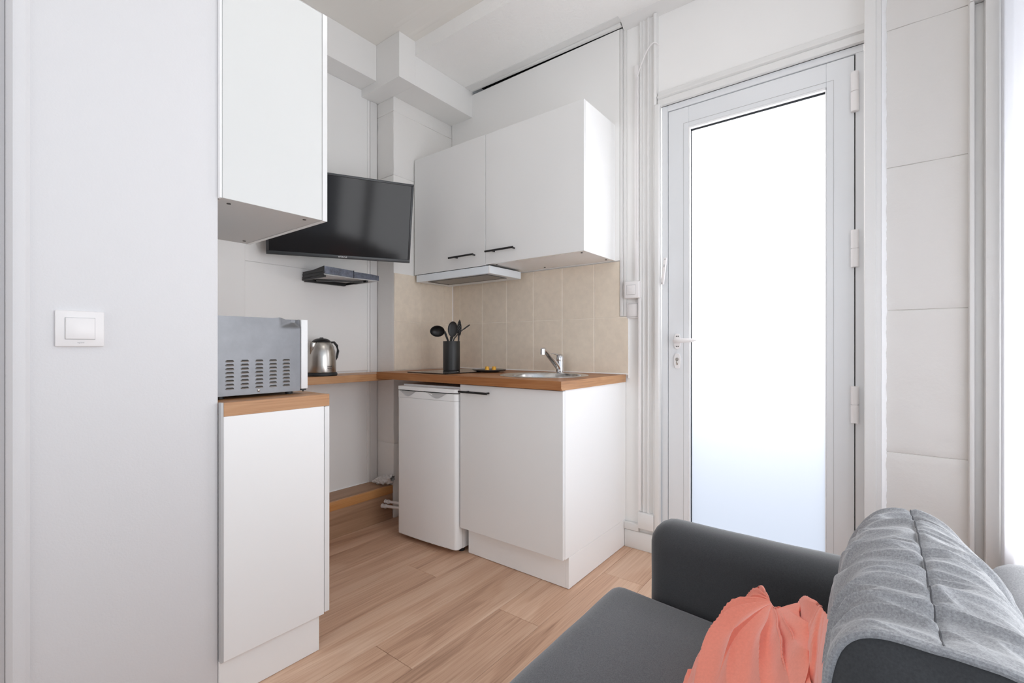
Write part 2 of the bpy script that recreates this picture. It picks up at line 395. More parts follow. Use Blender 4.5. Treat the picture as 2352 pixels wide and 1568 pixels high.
wf = struct(put('wall_far', MB().box(-2.33, -1.0555, YW, 2.45, 0, 2.738).box(-2.33, -1.0555, 2.44, 2.45, 2.738, ZC).box(-1.055, -0.868, YW, 2.45, 0, ZS + 0.03).box(-0.868, 0.01, YW, 2.45, 2.262, ZS + 0.03), M['wall'], smooth=False), 'far wall with the tiled splashback and the entrance door')
put('panel', MB().box(XP + 0.004, -1.0735, YW - 0.012, YW - 0.001, 1.511, 2.742), M['wall'], wf, smooth=False, label='smooth board above the tiles')
put('edge_strip', MB().box(-1.073, -1.056, YW - 0.013, YW - 0.001, 1.212, 2.742, 0.003).box(-1.0555, -1.036, YW - 0.009, YW - 0.001, 1.212, 2.742, 0.003), M['gloss_paint'], wf)
# grout beds and individual tiles
put('grout', MB().box(XP + 0.001, -1.073, YW - 0.0065, YW - 0.001, 0.9, 1.507).box(-1.0735, -1.027, YW - 0.0065, YW - 0.001, 0.9, 1.2105), M['grout'], wf, smooth=False)
put('grout', MB().box(XP + 0.0005, XP + 0.005, YP + 0.001, YW - 0.0085, 0.9, 1.5045), M['grout'], wp, smooth=False)
xs = [XP + 0.009, -2.256, -2.050, -1.844, -1.638, -1.432, -1.226, -1.0735]
for (a, b) in zip(xs, xs[1:]):
    put('tile', MB().box(a + 0.0018, b - 0.0018, YW - 0.0085, YW - 0.0015, 1.2095, 1.5065, 0.0012, 1), M['tile'], wf)
xs[-1] = -1.027
for (a, b) in zip(xs, xs[1:]):
    put('tile', MB().box(a + 0.0018, b - 0.0018, YW - 0.0085, YW - 0.0015, 0.9075, 1.207, 0.0012, 1), M['tile'], wf)
ys = [YP + 0.001, 2.034, 2.237, YW - 0.009]
for (a, b) in zip(ys, ys[1:]):
    for z0, z1 in ((0.9075, 1.2055), (1.208, 1.504)):
        put('tile', MB().box(XP + 0.001, XP + 0.0085, a + 0.0018, b - 0.0018, z0, z1, 0.0012, 1), M['tile'], wp)
put('sealant', MB().cyl((XP + 0.0095, YW - 0.0095, 0.905), (XP + 0.0095, YW - 0.0095, 1.505), 0.003, seg=8), M['caulk'], wf)
put('sealant', MB().box(XP + 0.01, -1.027, YW - 0.014, YW - 0.0085, 0.9035, 0.910, 0.002, 1), M['caulk'], wf)
put('sealant', MB().box(-1.0275, -1.022, YW - 0.0095, YW - 0.001, 0.885, 1.21, 0.002, 1), M['caulk'], wf)

# mouldings and trunking between kitchen and door
t1 = struct(put('trim_1', MB().prism([(-0.9635, YW), (-0.9635, YW - 0.012), (-0.960, YW - 0.015), (-0.956, YW - 0.015), (-0.953, YW - 0.010), (-0.948, YW - 0.009), (-0.945, YW - 0.013), (-0.941, YW - 0.013), (-0.938, YW - 0.010),
    (-0.922, YW - 0.010), (-0.919, YW - 0.020), (-0.912, YW - 0.022), (-0.909, YW - 0.020), (-0.906, YW - 0.012), (-0.888, YW - 0.012), (-0.885, YW - 0.026), (-0.878, YW - 0.030), (-0.868, YW - 0.026), (-0.866, YW)], 'Z', 0.20, ZS - 0.034), M['gloss_paint']), 'fluted white moulding beside the entrance door')
struct(put('trim_2', MB().box(-0.9635, -0.880, YW - 0.036, YW, 0.118, 0.1995, 0.004), M['gloss_paint']), 'plinth block under the fluted moulding')
struct(put('trim_3', MB().box(-0.880, -0.850, YW - 0.034, YW, 0.095, 2.27, 0.008, 3), M['gloss_paint']), 'door casing on the handle side')
mb = MB().prism([(YW + 0.005, 2.262), (YW - 0.020, 2.262), (YW - 0.022, 2.290), (YW - 0.016, 2.296), (YW - 0.026, 2.302), (YW - 0.026, 2.310), (YW - 0.014, 2.316), (YW - 0.014, 2.332), (YW - 0.007, 2.337), (YW + 0.005, 2.338)], 'X', -0.864, -0.031)
struct(put('trim_4', mb, M['gloss_paint']), 'moulded head of the door casing')
struct(put('baseboard_far', MB().box(-1.043, -0.86, YW - 0.018, YW, 0, 0.092, 0.003), M['gloss_paint']), 'white baseboard between base cabinet and door')
struct(put('trim_5', MB().box(-1.043, -0.964, YW - 0.024, YW, 0.095, 0.132, 0.003), M['gloss_paint']))

tr = tag(put('cable_trunking', MB().box(-0.986, -0.965, YW - 0.022, YW - 0.0005, 1.392, 2.51, 0.002), M['white_plastic']), 'tall narrow white cable trunking above the switches beside the door', 'trunking')
tr2 = tag(put('cable_trunking', MB().box(-0.964, -0.950, YW - 0.028, YW - 0.0155, 0.21, 1.302, 0.002), M['white_plastic']), 'narrow white cable trunking running down from the upper switch to floor', 'trunking')
pts = []
for k in range(22):
    a = k / 21; x = -0.967 + 0.105 * a; z = 2.44 + 0.145 * math.sin(min(1, a * 1.05) * PI / 2) - 0.012 * max(0, a - .8) * 5; pts.append((x, YW - 0.033 - 0.006 * math.sin(PI * a), z))
pts = [(-0.9665, YW - 0.026, 1.60), (-0.9665, YW - 0.028, 2.0), (-0.967, YW - 0.030, 2.36)] + pts + [(-0.860, YW - 0.012, 2.573)]
tag(put('cable', MB().tube(pts, 0.0026, 8), M['white_plastic']), 'thin white cable arching over the moulding beside the door', 'cable')

# post, chamfer of rough plaster and block wall on the right of the door
YR = 2.27
t6 = struct(put('trim_6', MB().prism([(-0.031, YW), (-0.031, 2.243), (-0.028, 2.24), (0.004, 2.24), (0.006, 2.246), (0.020, 2.246), (0.0215, 2.249), (0.0215, YW)], 'Z', 0, ZS), M['gloss_paint']), 'flat white post on the hinge side of the door')
def bead(u, v):
    z = v * ZS; w = noise.noise(Vector((0, 0, z * 24))) * 0.0035 + noise.noise(Vector((5, 0, z * 90))) * 0.0018
    x0, y0 = 0.0212, 2.2475; x1, y1 = 0.0375 + w, 2.274
    b = math.sin(PI * u) * 0.002
    return Vector((x0 + (x1 - x0) * u + b, y0 + (y1 - y0) * u - b + noise.noise(Vector((u * 6, 3, z * 70))) * 0.0012, z))
struct(put('trim_7', MB().grid(bead, 6, 500), M['caulk']), 'ragged bead of white plaster between post and block wall')
wr = struct(put('wall_far_right', MB().box(0.0, XR + 0.1, YR + 0.0035, 2.45, 0, ZC), M['block'], smooth=False), 'wall of large painted blocks right of the door')
for z0, z1 in ((0.0, 0.6525), (0.6535, 1.187), (1.188, 1.725), (1.726, 2.244), (2.245, ZC)):
    put('block', rough_block(MB(), 0.0225, 0.300, YR, YR + 0.05, z0, z1, 0.0032, 0.004, 22), M['block'], wr)
struct(put('trim_8', MB().box(0.259, 0.272, YR - 0.035, YR + 0.002, 0, 2.235, 0.003).box(0.259, 0.313, YR - 0.037, YR + 0.002, 2.236, 2.29, 0.003), M['gloss_paint']), 'slim white batten at the edge of the block wall')
struct(put('trim_9', MB().box(0.2725, 0.300, YR - 0.010, YR + 0.002, 0, 2.235, 0.002), M['gloss_paint']))
struct(put('trim_10', MB().box(0.296, 0.341, YR - 0.05, YR - 0.0105, 0, 2.235, 0.003), M['gloss_paint']), 'white batten beside the window')

# right wall with the tall window
wo = struct(put('wall_right', MB().box(XR, XR + 0.1, YB, -1.55, 0, ZC).box(XR, XR + 0.1, 2.22, 2.45, 0, ZC).box(XR, XR + 0.1, -1.55, 2.22, 2.45, ZC).box(XR, XR + 0.1, -1.55, 2.22, 0, 0.35), M['wall'], smooth=False), 'right wall around the tall window')
w1 = struct(put('window_1', MB().box(XR + 0.02, XR + 0.07, -1.549, -1.49, 0.351, 2.449).box(XR + 0.02, XR + 0.07, 2.16, 2.219, 0.351, 2.449).box(XR + 0.02, XR + 0.07, -1.49, 2.16, 2.39, 2.449).box(XR + 0.02, XR + 0.07, -1.49, 2.16, 0.351, 0.41)
    .box(XR + 0.02, XR + 0.07, -0.38, -0.30, 0.41, 2.39).box(XR + 0.02, XR + 0.07, 0.76, 0.84, 0.41, 2.39), M['upvc'], smooth=False), 'tall white window in the right wall')
for a, b in ((-1.49, -0.38), (-0.30, 0.76), (0.84, 2.16)):
    put('pane', MB().box(XR + 0.04, XR + 0.046, a, b, 0.41, 2.39), M['pane'], w1, smooth=False)
def curtain(u, v):
    y = 2.212 - u * 0.60; z = 0.03 + v * 2.5
    return Vector((XR - 0.014 + 0.003 * math.sin(u * 30 + 0.5 * math.sin(v * 3)) + 0.006 * u, y, z))
cu = tag(put('curtain', MB().grid(curtain, 90, 30), M['sheer']), 'sheer white curtain hanging at the right edge beside the block wall', 'curtain')
sol = cu.modifiers.new('thickness', 'SOLIDIFY'); sol.thickness = 0.001

# rear wall with its own window opening, behind the photographer
struct(put('wall_rear', MB().box(-2.62, 0.45, YB - 0.1, YB, 0, 0.6).box(-2.62, 0.45, YB - 0.1, YB, 2.5, ZC).box(-2.62, -1.45, YB - 0.1, YB, 0.6, 2.5).box(0.35, 0.45, YB - 0.1, YB, 0.6, 2.5), M['wall'], smooth=False), 'rear wall with a wide window opening')

# ------------------------------------------------------------------ entrance door
dr = struct(put('door_1', MB()
    .box(-0.818, -0.7185, YW + 0.004, YW + 0.054, 0.02, 2.228, 0.002, 1)
    .box(-0.158, -0.064, YW + 0.004, YW + 0.054, 0.02, 2.228, 0.002, 1)
    .box(-0.7185, -0.158, YW + 0.0042, YW + 0.0538, 2.128, 2.2278, 0.002, 1)
    .box(-0.7185, -0.158, YW + 0.0042, YW + 0.0538, 0.02, 0.14, 0.002, 1), M['upvc'], smooth=False), 'white glazed entrance door with one tall frosted pane')
put('door_frame', MB().box(-0.850, -0.8205, YW + 0.002, YW + 0.07, 0.001, 2.262, 0.002, 1).box(-0.8205, -0.032, YW + 0.002, YW + 0.07, 2.2315, 2.262, 0.002, 1).box(-0.0605, -0.031, YW + 0.002, YW + 0.07, 0.001, 2.2315, 0.002, 1)
    .box(-0.8205, -0.0605, YW + 0.01, YW + 0.07, 0.0, 0.0185, 0.002, 1), M['upvc'], dr)
put('gap', MB().box(-0.0638, -0.0606, YW + 0.012, YW + 0.05, 0.02, 2.23), M['dark_gap'], dr, smooth=False)
put('glazing_bead', MB().box(-0.7188, -0.7125, YW + 0.0035, YW + 0.026, 0.140, 2.128, 0.001, 1).box(-0.7125, -0.160, YW + 0.0035, YW + 0.026, 2.119, 2.128, 0.001, 1).box(-0.162, -0.1578, YW + 0.0035, YW + 0.026, 0.14, 2.119, 0.001, 1), M['edge_white'], dr)
put('raised_line', MB().box(-0.7435, -0.7420, YW + 0.003, YW + 0.0045, 0.02, 2.151).box(-0.742, -0.132, YW + 0.003, YW + 0.0045, 2.1495, 2.151).box(-0.1335, -0.132, YW + 0.003, YW + 0.0045, 0.02, 2.15), M['grey_plastic'], dr, smooth=False)
put('gasket', MB().box(-0.7125, -0.7095, YW + 0.020, YW + 0.028, 0.142, 2.119).box(-0.7125, -0.162, YW + 0.022, YW + 0.028, 2.111, 2.119), M['gasket'], dr, smooth=False)
put('frosted_pane', MB().box(-0.7185, -0.158, YW + 0.026, YW + 0.03, 0.13, 2.13), M['frosted'], dr, smooth=False)
def oval(mb, cx, cz, w, h, y0, y1, n=28):
    poly = []
    for k in range(n):
        a = 2 * PI * k / n; poly.append((cx + w / 2 * math.copysign(abs(math.cos(a)) ** 0.75, math.cos(a)), cz + h / 2 * math.copysign(abs(math.sin(a)) ** 0.75, math.sin(a))))
    mb.prism(poly, 'Y', y0, y1); return mb
put('handle_plate', oval(MB(), -0.771, 1.078, 0.031, 0.076, YW - 0.004, YW + 0.005), M['white_plastic'], dr)
put('handle', MB().tube([(-0.771, YW + 0.0, 1.080), (-0.771, YW - 0.03, 1.080), (-0.769, YW - 0.047, 1.080), (-0.758, YW - 0.054, 1.080), (-0.73, YW - 0.056, 1.081), (-0.69, YW - 0.055, 1.082), (-0.667, YW - 0.052, 1.082)], [0.009, 0.010, 0.0105, 0.011, 0.011, 0.0095, 0.004], 16, flat=1.0), M['white_plastic'], dr)
for z in (1.103, 1.053):
    for dx in (-0.0035, 0.0045): put('screw', MB().cyl((-0.771 + dx, YW - 0.0048, z), (-0.771 + dx, YW - 0.003, z), 0.003, seg=12), M['slot'], dr)
put('lock_plate', oval(MB(), -0.771, 0.981, 0.030, 0.074, YW - 0.005, YW + 0.005), M['white_plastic'], dr)
put('lock_cylinder', MB().cyl((-0.771, YW - 0.0075, 0.989), (-0.771, YW, 0.989), 0.0085).box(-0.7755, -0.7665, YW - 0.0075, YW, 0.962, 0.985, 0.002), M['steel'], dr)
put('keyhole', MB().box(-0.772, -0.770, YW - 0.008, YW - 0.007, 0.982, 0.995), M['slot'], dr)
for z0, z1 in ((1.996, 2.153), (1.371, 1.519), (0.745, 0.892), (0.118, 0.264)):
    zm = (z0 + z1) / 2
    h = put('hinge', MB().cyl((-0.062, YW - 0.006, zm + 0.001), (-0.062, YW - 0.006, z1), 0.0135).cyl((-0.062, YW - 0.006, z0), (-0.062, YW - 0.006, zm - 0.001), 0.0135).cyl((-0.062, YW - 0.006, zm - 0.002), (-0.062, YW - 0.006, zm + 0.002), 0.010), M['white_plastic'], dr)
# unseen slab added outside the door, tinting the frosted pane's upper light pink
struct(put('pink_tint_slab', MB().box(-2.2, 1.2, 2.46, 3.9, 2.62, 2.7), M['exterior'], smooth=False), 'added pink slab tinting the light above the entrance door')
mg = thing('door_sensor', 'slim white magnetic contact tilted on the door casing above the handle', 'sensor', (-0.834, YW - 0.036, 1.361), (0, math.radians(7), 0))
put('case', MB().box(-0.0075, 0.0075, -0.006, 0.006, 0, 0.132, 0.002), M['white_plastic'], mg, local=True)
for z in (0.006, 0.124): put('screw', MB().cyl((0, -0.0065, z), (0, -0.005, z), 0.002, seg=10), M['slot'], mg, local=True)
put('mark', MB().box(-0.003, 0.003, -0.0065, -0.0055, 0.084, 0.098), M['grey_plastic'], mg, local=True)

# ------------------------------------------------------------------ wall switches
sw = thing('light_switch', 'white rectangular light switch with one rocker on the textured left wall', 'switch', (XL, 0.2555, 1.051))
put('plate', MB().box(XL, XL + 0.008, 0.211, 0.300, 1.051, 1.137, 0.0025), M['white_plastic'], sw)
put('rocker', MB().box(XL + 0.006, XL + 0.0125, 0.2285, 0.2815, 1.069, 1.120, 0.0015), M['white_plastic'], sw)
put('rocker_gap', MB().box(XL + 0.0075, XL + 0.0083, 0.2273, 0.2827, 1.0678, 1.1212), M['grey_plastic'], sw)
text('logo', 'legrand', 0.0042, M['grey_plastic'], Matrix.Translation((0.0083, 0.0005, 0.0095)) @ FACE_PX, sw)
s2 = thing('socket_switch', 'square raised white switch box on the far wall, the upper of two by the door', 'switch', (-0.994, YW, 1.302))
put('housing', MB().box(-1.036, -0.953, YW - 0.040, YW, 1.302, 1.390, 0.006, 3), M['white_plastic'], s2)
put('rocker', MB().box(-1.020, -0.974, YW - 0.0425, YW - 0.038, 1.322, 1.370, 0.0015), M['white_plastic'], s2)
put('rocker_gap', MB().box(-1.0215, -0.9725, YW - 0.0403, YW - 0.039, 1.3205, 1.3715), M['grey_plastic'], s2)
put('indicator', MB().box(-1.004, -0.990, YW - 0.0432, YW - 0.042, 1.338, 1.354, 0.0004, 1), M['white_plastic'], s2)
s3 = thing('flush_switch', 'small square white flush switch on the far wall below the raised one', 'switch', (-1.000, YW, 1.200))
put('plate', MB().box(-1.035, -0.966, YW - 0.011, YW, 1.200, 1.284, 0.003), M['white_plastic'], s3)
put('rocker', MB().box(-1.027, -0.974, YW - 0.0145, YW - 0.009, 1.208, 1.276, 0.004), M['white_plastic'], s3)
put('rocker_gap', MB().box(-1.0285, -0.9725, YW - 0.0116, YW - 0.010, 1.2065, 1.2775), M['grey_plastic'], s3)

# ------------------------------------------------------------------ kitchen: base run on the far wall
XC = -1.044; YD = 1.698
bc = thing('base_cabinet', 'white base cabinet with a glossy door under the sink', 'cabinet', (-1.344, 2.0, 0))
put('side_panel', MB().box(XC - 0.018, XC, YD + 0.021, YW - 0.002, 0.1395, 0.8655, 0.0006, 1), M['lam_white'], bc)
put('side_panel', MB().box(-1.642, -1.624, YD + 0.021, YW - 0.002, 0.1395, 0.8655, 0.0006, 1), M['lam_white'], bc)
put('carcass', MB().box(-1.624, XC - 0.018, YD + 0.024, YW - 0.004, 0.1395, 0.157), M['lam_white'], bc)
put('door', MB().box(-1.646, XC + 0.0005, YD, YD + 0.0185, 0.1425, 0.862, 0.0010, 1), M['gloss_white'], bc)
put('plinth', MB().box(-1.637, XC - 0.0185, YD + 0.052, YD + 0.068, 0.002, 0.138, 0.0008, 1).box(XC - 0.018, XC - 0.0005, YD + 0.052, YW - 0.002, 0.002, 0.138, 0.0008, 1), M['lam_white'], bc)
def bar_handle(parent_door, x0, x1, y, z, below):
    """bar on two short posts; posts sit behind the bar"""
    mb = MB().cyl((x0, y - 0.030, z), (x1, y - 0.030, z), 0.0055, seg=16)
    for x in (x0 + 0.045 * abs(x1 - x0) / 0.2, x1 - 0.012):
        mb.cyl((x, y - 0.030, z), (x, y - 0.0003, z), 0.0045, seg=12)
    return mb
hd = [o for o in bc.children if o.name.startswith('door')][0]
hb = put('handle', bar_handle(None, -1.628, -1.444, YD, 0.829, 0), M['black'], hd)

# worktop of the main run (with the round cut-out hidden under the sink flange)
def worktop_main():
    mb = MB(); x0, x1, y0, y1, z0, z1 = -2.302, XC + 0.004, YD - 0.021, YW - 0.010, 0.866, 0.905
    n = 56; cx, cy, r = -1.346, 2.005, 0.205; V = mb.bm.verts
    def ring(z, R): return [V.new((cx + R * math.cos(2 * PI * k / n), cy + R * math.sin(2 * PI * k / n), z)) for k in range(n)]
    def sq(z):
        out = []
        for k in range(n):
            a = 2 * PI * k / n; c, s = math.cos(a), math.sin(a)
            tx = ((x1 - cx) / c if c > 0 else (x0 - cx) / c) if abs(c) > 1e-9 else 1e9
            ty = ((y1 - cy) / s if s > 0 else (y0 - cy) / s) if abs(s) > 1e-9 else 1e9
            t = min(tx, ty); out.append(V.new((cx + c * t, cy + s * t, z)))
        for (qx, qy) in ((x0, y0), (x1, y0), (x1, y1), (x0, y1)):
            b = min(out, key=lambda v: (v.co.x - qx) ** 2 * 0.2 + (v.co.y - qy) ** 2); b.co.x = qx; b.co.y = qy
        return out
    rt, rb, st, sb = ring(z1, r), ring(z0, r), sq(z1), sq(z0)
    for k in range(n):
        j = (k + 1) % n
        for a, b in ((rt, st), (sb, rb)): mb.bm.faces.new((a[k], a[j], b[j], b[k]))
        mb.bm.faces.new((st[k], st[j], sb[j], sb[k])); mb.bm.faces.new((rb[k], rb[j], rt[j], rt[k]))
    return mb
wm = thing('worktop', 'long oak worktop over base cabinet and fridge carrying hob and sink', 'worktop', (-1.67, 2.0, 0.866))
put('slab', worktop_main(), M['worktop_x'], wm, smooth=False)
put('end_strip', MB().prism([(YD - 0.0215, 0.9052), (YD - 0.0215, 0.876), (YD - 0.012, 0.8655), (YW - 0.012, 0.8655), (YW - 0.012, 0.9052)], 'X', XC + 0.004, XC + 0.0055), M['worktop_y'], wm, smooth=False)

wk = tag(put('worktop', MB().box(XT + 0.006, -2.3025, 0.562, YP - 0.003, 0.853, 0.893, 0.001, 1), M['worktop_y']), 'narrow oak worktop along the television wall carrying the kettle', 'worktop')
wk2 = None

# fridge
fr = thing('fridge', 'white undercounter fridge with two scooped grips under the worktop', 'fridge', (-1.8700, 1.668, 0.0), (0, 0, math.radians(3.6)))
put('body', MB().box(-0.205, 0.213, 0.052, 0.56, 0.022, 0.835, 0.004), M['fridge'], fr, local=True)
def fdoor():
    mb = MB(); prof = []
    W = 0.216; T = 0.046; r = 0.020
    for k in range(7): a = PI + PI / 2 * k / 6; prof.append((-W + r + r * math.cos(a), r + r * math.sin(a)))
    for k in range(1, 8): t = k / 8; x = -W + r + (2 * W - 2 * r) * t; prof.append((x, -0.005 * math.sin(PI * t)))
    for k in range(7): a = 1.5 * PI + PI / 2 * k / 6; prof.append((W - r + r * math.cos(a), r + r * math.sin(a)))
    prof += [(W, T), (-W, T)]
    mb.prism(prof, 'Z', 0.032, 0.775); return mb, prof
fd, prof = fdoor()
put('door', fd, M['fridge'], fr, local=True)
put('door_band', MB().prism([(x * 1.001, y - 0.0008) for x, y in prof], 'Z', 0.7762, 0.812), M['fridge'], fr, local=True)
put('door_trim', MB().prism([(x * 1.0, y) for x, y in prof], 'Z', 0.028, 0.0312), M['fridge'], fr, local=True)
put('top', MB().prism([(x * 1.003, y - 0.002) for x, y in prof], 'Z', 0.817, 0.8365).box(-0.21, 0.213, 0.046, 0.56, 0.8352, 0.845), M['fridge'], fr, local=True)
put('top_gap', MB().prism([(x * 0.98, y + 0.004) for x, y in prof], 'Z', 0.812, 0.817), M['dark_gap'], fr, local=True)
for cx in (-0.125, 0.085):
    def scoop(u, v, cx=cx):
        w = 0.066 if cx < 0 else 0.076; x = -w + 2 * w * u; d = 0.027 * (0.5 + 0.5 * math.cos(PI * abs(x) / w)) ** 0.8
        return Vector((cx + x, -0.0066 - 0.0006 + 0.002 * math.sin(PI * v) , 0.8118 - d * v))
    put('grip', MB().grid(scoop, 26, 6), M['grey_plastic'], fr, local=True)
for x, y in ((-0.18, 0.09), (0.185, 0.075), (-0.18, 0.5), (0.185, 0.5)): put('foot', MB().cyl((x, y, 0.0), (x, y, 0.024), 0.016), M['black_matte'], fr, local=True)
put('worn_logo', MB().box(-0.040, 0.022, -0.0055, -0.0035, 0.716, 0.727), M['fridge'], fr, local=True)

# hob
hob = thing('hob', 'black glass two-zone hob set in the worktop above the fridge', 'hob', (-1.93, 1.98, 0.905))
put('glass', MB().box(-2.085, -1.780, 1.725, 2.235, 0.9052, 0.9105, 0.001, 1), M['hob'], hob)
for y, r in ((1.86, 0.080), (2.10, 0.062)): put('zone_ring', MB().lathe([(r - 0.002, 0.9106), (r, 0.9108), (r + 0.002, 0.9106)], (-1.93, y, 0)), M['grey_plastic'], hob)

# utensils in their pot
UX, UY, UZ = -2.000, 1.990, 0.9107
cup = thing('utensil_pot', 'tall matte black pot holding kitchen utensils at the back of the hob', 'pot', (UX, UY, UZ))
put('pot', MB().lathe([(0, 0.0), (0.048, 0.0), (0.0505, 0.003), (0.0505, 0.172), (0.0500, 0.174), (0.0465, 0.174), (0.046, 0.17), (0.046, 0.006), (0, 0.006)], (UX, UY, UZ), 40), M['nylon'], cup)
RT = Vector((0.790, 0.6125, 0)); TV = Vector((0.6125, -0.790, 0))   # sideways along the picture's depth plane, and towards the room
def U(r, d, z): return Vector((UX, UY, UZ)) + RT * r + TV * d + Vector((0, 0, z))
def bowl(mb, c, ax, ay, az, R, tilt, flat=1.0, depth=0.5, n=20):
    """shallow oval bowl; tilt = Matrix"""
    rings = []
    for j in range(7):
        a = PI / 2 * j / 6
        rings.append([(math.sin(a) * ax * math.cos(2 * PI * k / n), math.sin(a) * ay * math.sin(2 * PI * k / n), -az * math.cos(a)) for k in range(n)])
    for j in range(6, -1, -1):
        a = PI / 2 * j / 6
        rings.append([(math.sin(a) * (ax - 0.002) * math.cos(2 * PI * k / n), math.sin(a) * (ay - 0.002) * math.sin(2 * PI * k / n), -(az - 0.0018) * math.cos(a)) for k in range(n)])
    vs = [[mb.bm.verts.new(c + tilt @ Vector(p)) for p in r] for r in rings]
    for a, b in zip(vs, vs[1:]):
        for k in range(n):
            try: mb.bm.faces.new((a[k], a[(k + 1) % n], b[(k + 1) % n], b[k]))
            except Exception: pass
    return mb
def basis(u, v):
    w = u.cross(v).normalized(); v = w.cross(u).normalized()
    return Matrix((u.normalized(), v, w)).transposed()
# ladle
ld = thing('ladle', 'black nylon ladle with its bowl leaning out to the left of the pot', 'ladle', U(-0.02, 0.0, 0.008))
put('handle', MB().tube([U(0.012, 0.0, 0.010), U(-0.006, 0.0, 0.120), U(-0.022, 0.004, 0.180), U(-0.034, 0.008, 0.215), U(-0.040, 0.012, 0.232)], [0.004, 0.005, 0.006, 0.0065, 0.006], 10), M['nylon'], ld)
put('bowl', bowl(MB(), U(-0.082, 0.018, 0.232), 0.044, 0.036, 0.030, None, basis((RT * 0.96 + Vector((0, 0, 0.06))), (TV * 0.45 + Vector((0, 0, 0.9))))), M['nylon'], ld)
sp = thing('serving_spoon', 'large black oval spoon standing upright in the pot', 'spoon', U(0.0, 0, 0.008))
put('handle', MB().tube([U(-0.012, 0.01, 0.010), U(-0.004, 0.01, 0.120), U(-0.002, 0.012, 0.175), U(0.003, 0.014, 0.200)], [0.004, 0.005, 0.0075, 0.010], 10), M['nylon'], sp)
put('bowl', bowl(MB(), U(0.009, 0.012, 0.245), 0.030, 0.047, 0.010, None, basis((RT * 0.99 + Vector((0, 0, -0.05))), (RT * 0.12 + Vector((0, 0, 0.99))))), M['nylon'], sp)
ss = thing('slotted_spatula', 'narrow black perforated spatula seen edge-on behind the spoon', 'spatula', U(0.03, -0.01, 0.008))
put('handle', MB().tube([U(0.018, -0.02, 0.012), U(0.040, -0.008, 0.150), U(0.042, -0.008, 0.190), U(0.043, -0.006, 0.218)], [0.004, 0.005, 0.005, 0.006], 10), M['nylon'], ss)
def blade(u, v):
    w = 0.0145 * (math.sin(PI * min(1, 0.12 + v * 0.88)) ** 0.7) * (1.0 if v < .97 else .3)
    return U(0.044 + (u - 0.5) * 2 * w + 0.003 * v, -0.004 + 0.01 * (u - .5), 0.208 + 0.095 * v)
bl = put('blade', MB().grid(blade, 7, 18), M['nylon'], ss); sd = bl.modifiers.new('thickness', 'SOLIDIFY'); sd.thickness = 0.002
hm = MB()
for i in range(6):
    for j in range(2):
        c = U(0.0455 + (j - 0.5) * 0.009 + (0.002 if i % 2 else -0.002), 0.0, 0.235 + i * 0.0085); hm.cyl(c - TV * -0.0022, c - TV * -0.003, 0.0014, seg=8)
put('hole', hm, M['grey_plastic'], ss)
tg = thing('spatula', 'thin black spatula slanting up to the right out of the pot', 'spatula', U(0.0, 0.02, 0.008))
put('handle', MB().tube([U(-0.030, 0.018, 0.012), U(0.010, 0.018, 0.166), U(0.018, 0.014, 0.190), U(0.045, 0.008, 0.222), U(0.072, 0.0, 0.246)], [0.004, 0.0045, 0.0035, 0.003, 0.0028], 8), M['nylon'], tg)
put('blade', MB().tube([U(0.070, 0.0, 0.244), U(0.094, -0.006, 0.262), U(0.108, -0.008, 0.272)], [0.004, 0.0042, 0.004], 8), M['nylon'], tg)

# plate with two coffee capsules
PX, PY = -1.765, 2.060
pl = tag(put('plate', MB().lathe([(0, 0.0), (0.055, 0.0), (0.060, 0.003), (0.085, 0.009), (0.098, 0.0135), (0.099, 0.0155), (0.096, 0.0160), (0.080, 0.0125), (0.060, 0.0065), (0, 0.005)], (PX, PY, 0.9055), 56), M['slate']), 'round dark grey plate between hob and sink', 'plate')
for i, (dr_, lb) in enumerate(((-0.010, 'small golden coffee capsule on the plate, the left one'), (0.030, 'small golden coffee capsule on the plate, the right one'))):
    c = Vector((PX, PY, 0.9107)) + RT * dr_ + TV * 0.02
    k = thing('coffee_capsule', lb, 'capsule', c, group='coffee capsules on the plate')
    if i == 0:
        p1 = put('body', MB().lathe([(0, 0.002), (0.0135, 0.002), (0.0115, 0.024), (0.0095, 0.0275), (0, 0.028)], (0, 0, 0), 24), M['yellow'], k, local=True)
        p2 = put('rim', MB().lathe([(0, 0), (0.0158, 0), (0.0160, 0.001), (0.0155, 0.002), (0, 0.002)], (0, 0, 0), 24), M['yellow'], k, local=True)
    else:
        copy(p1, p1.location, k); copy(p2, p2.location, k)

# round sink and tap
SX, SY = -1.346, 2.005
sk = thing('sink', 'round stainless steel sink bowl set in the oak worktop', 'sink', (SX, SY, 0.75))
put('bowl', MB().lathe([(0.228, 0.9055), (0.226, 0.9075), (0.218, 0.9085), (0.203, 0.908), (0.196, 0.904), (0.190, 0.89), (0.182, 0.80), (0.165, 0.765), (0.12, 0.755), (0.035, 0.75), (0.035, 0.748), (0.12, 0.7525), (0.168, 0.762), (0.185, 0.80), (0.193, 0.89), (0.199, 0.9035), (0.220, 0.9058), (0.228, 0.9055)], (SX, SY, 0), 72), M['sink'], sk)
put('drain', MB().lathe([(0.0, 0.747), (0.034, 0.748), (0.036, 0.7515), (0.030, 0.7535), (0.0, 0.752)], (SX, SY, 0), 32), M['chrome'], sk)
TX, TY = -1.392, 2.236
tp = thing('tap', 'chrome mixer tap behind the round sink', 'tap', (TX, TY, 0.905))
put('base', MB().lathe([(0, 0.9055), (0.026, 0.9055), (0.026, 0.909), (0.023, 0.912), (0.0225, 0.972), (0, 0.972)], (TX, TY, 0), 32), M['chrome'], tp)
put('cap', MB().lathe([(0.0228, 0.9735), (0.0235, 0.985), (0.0225, 0.996), (0.017, 1.006), (0.008, 1.011), (0, 1.012)], (TX, TY, 0), 32), M['chrome'], tp)
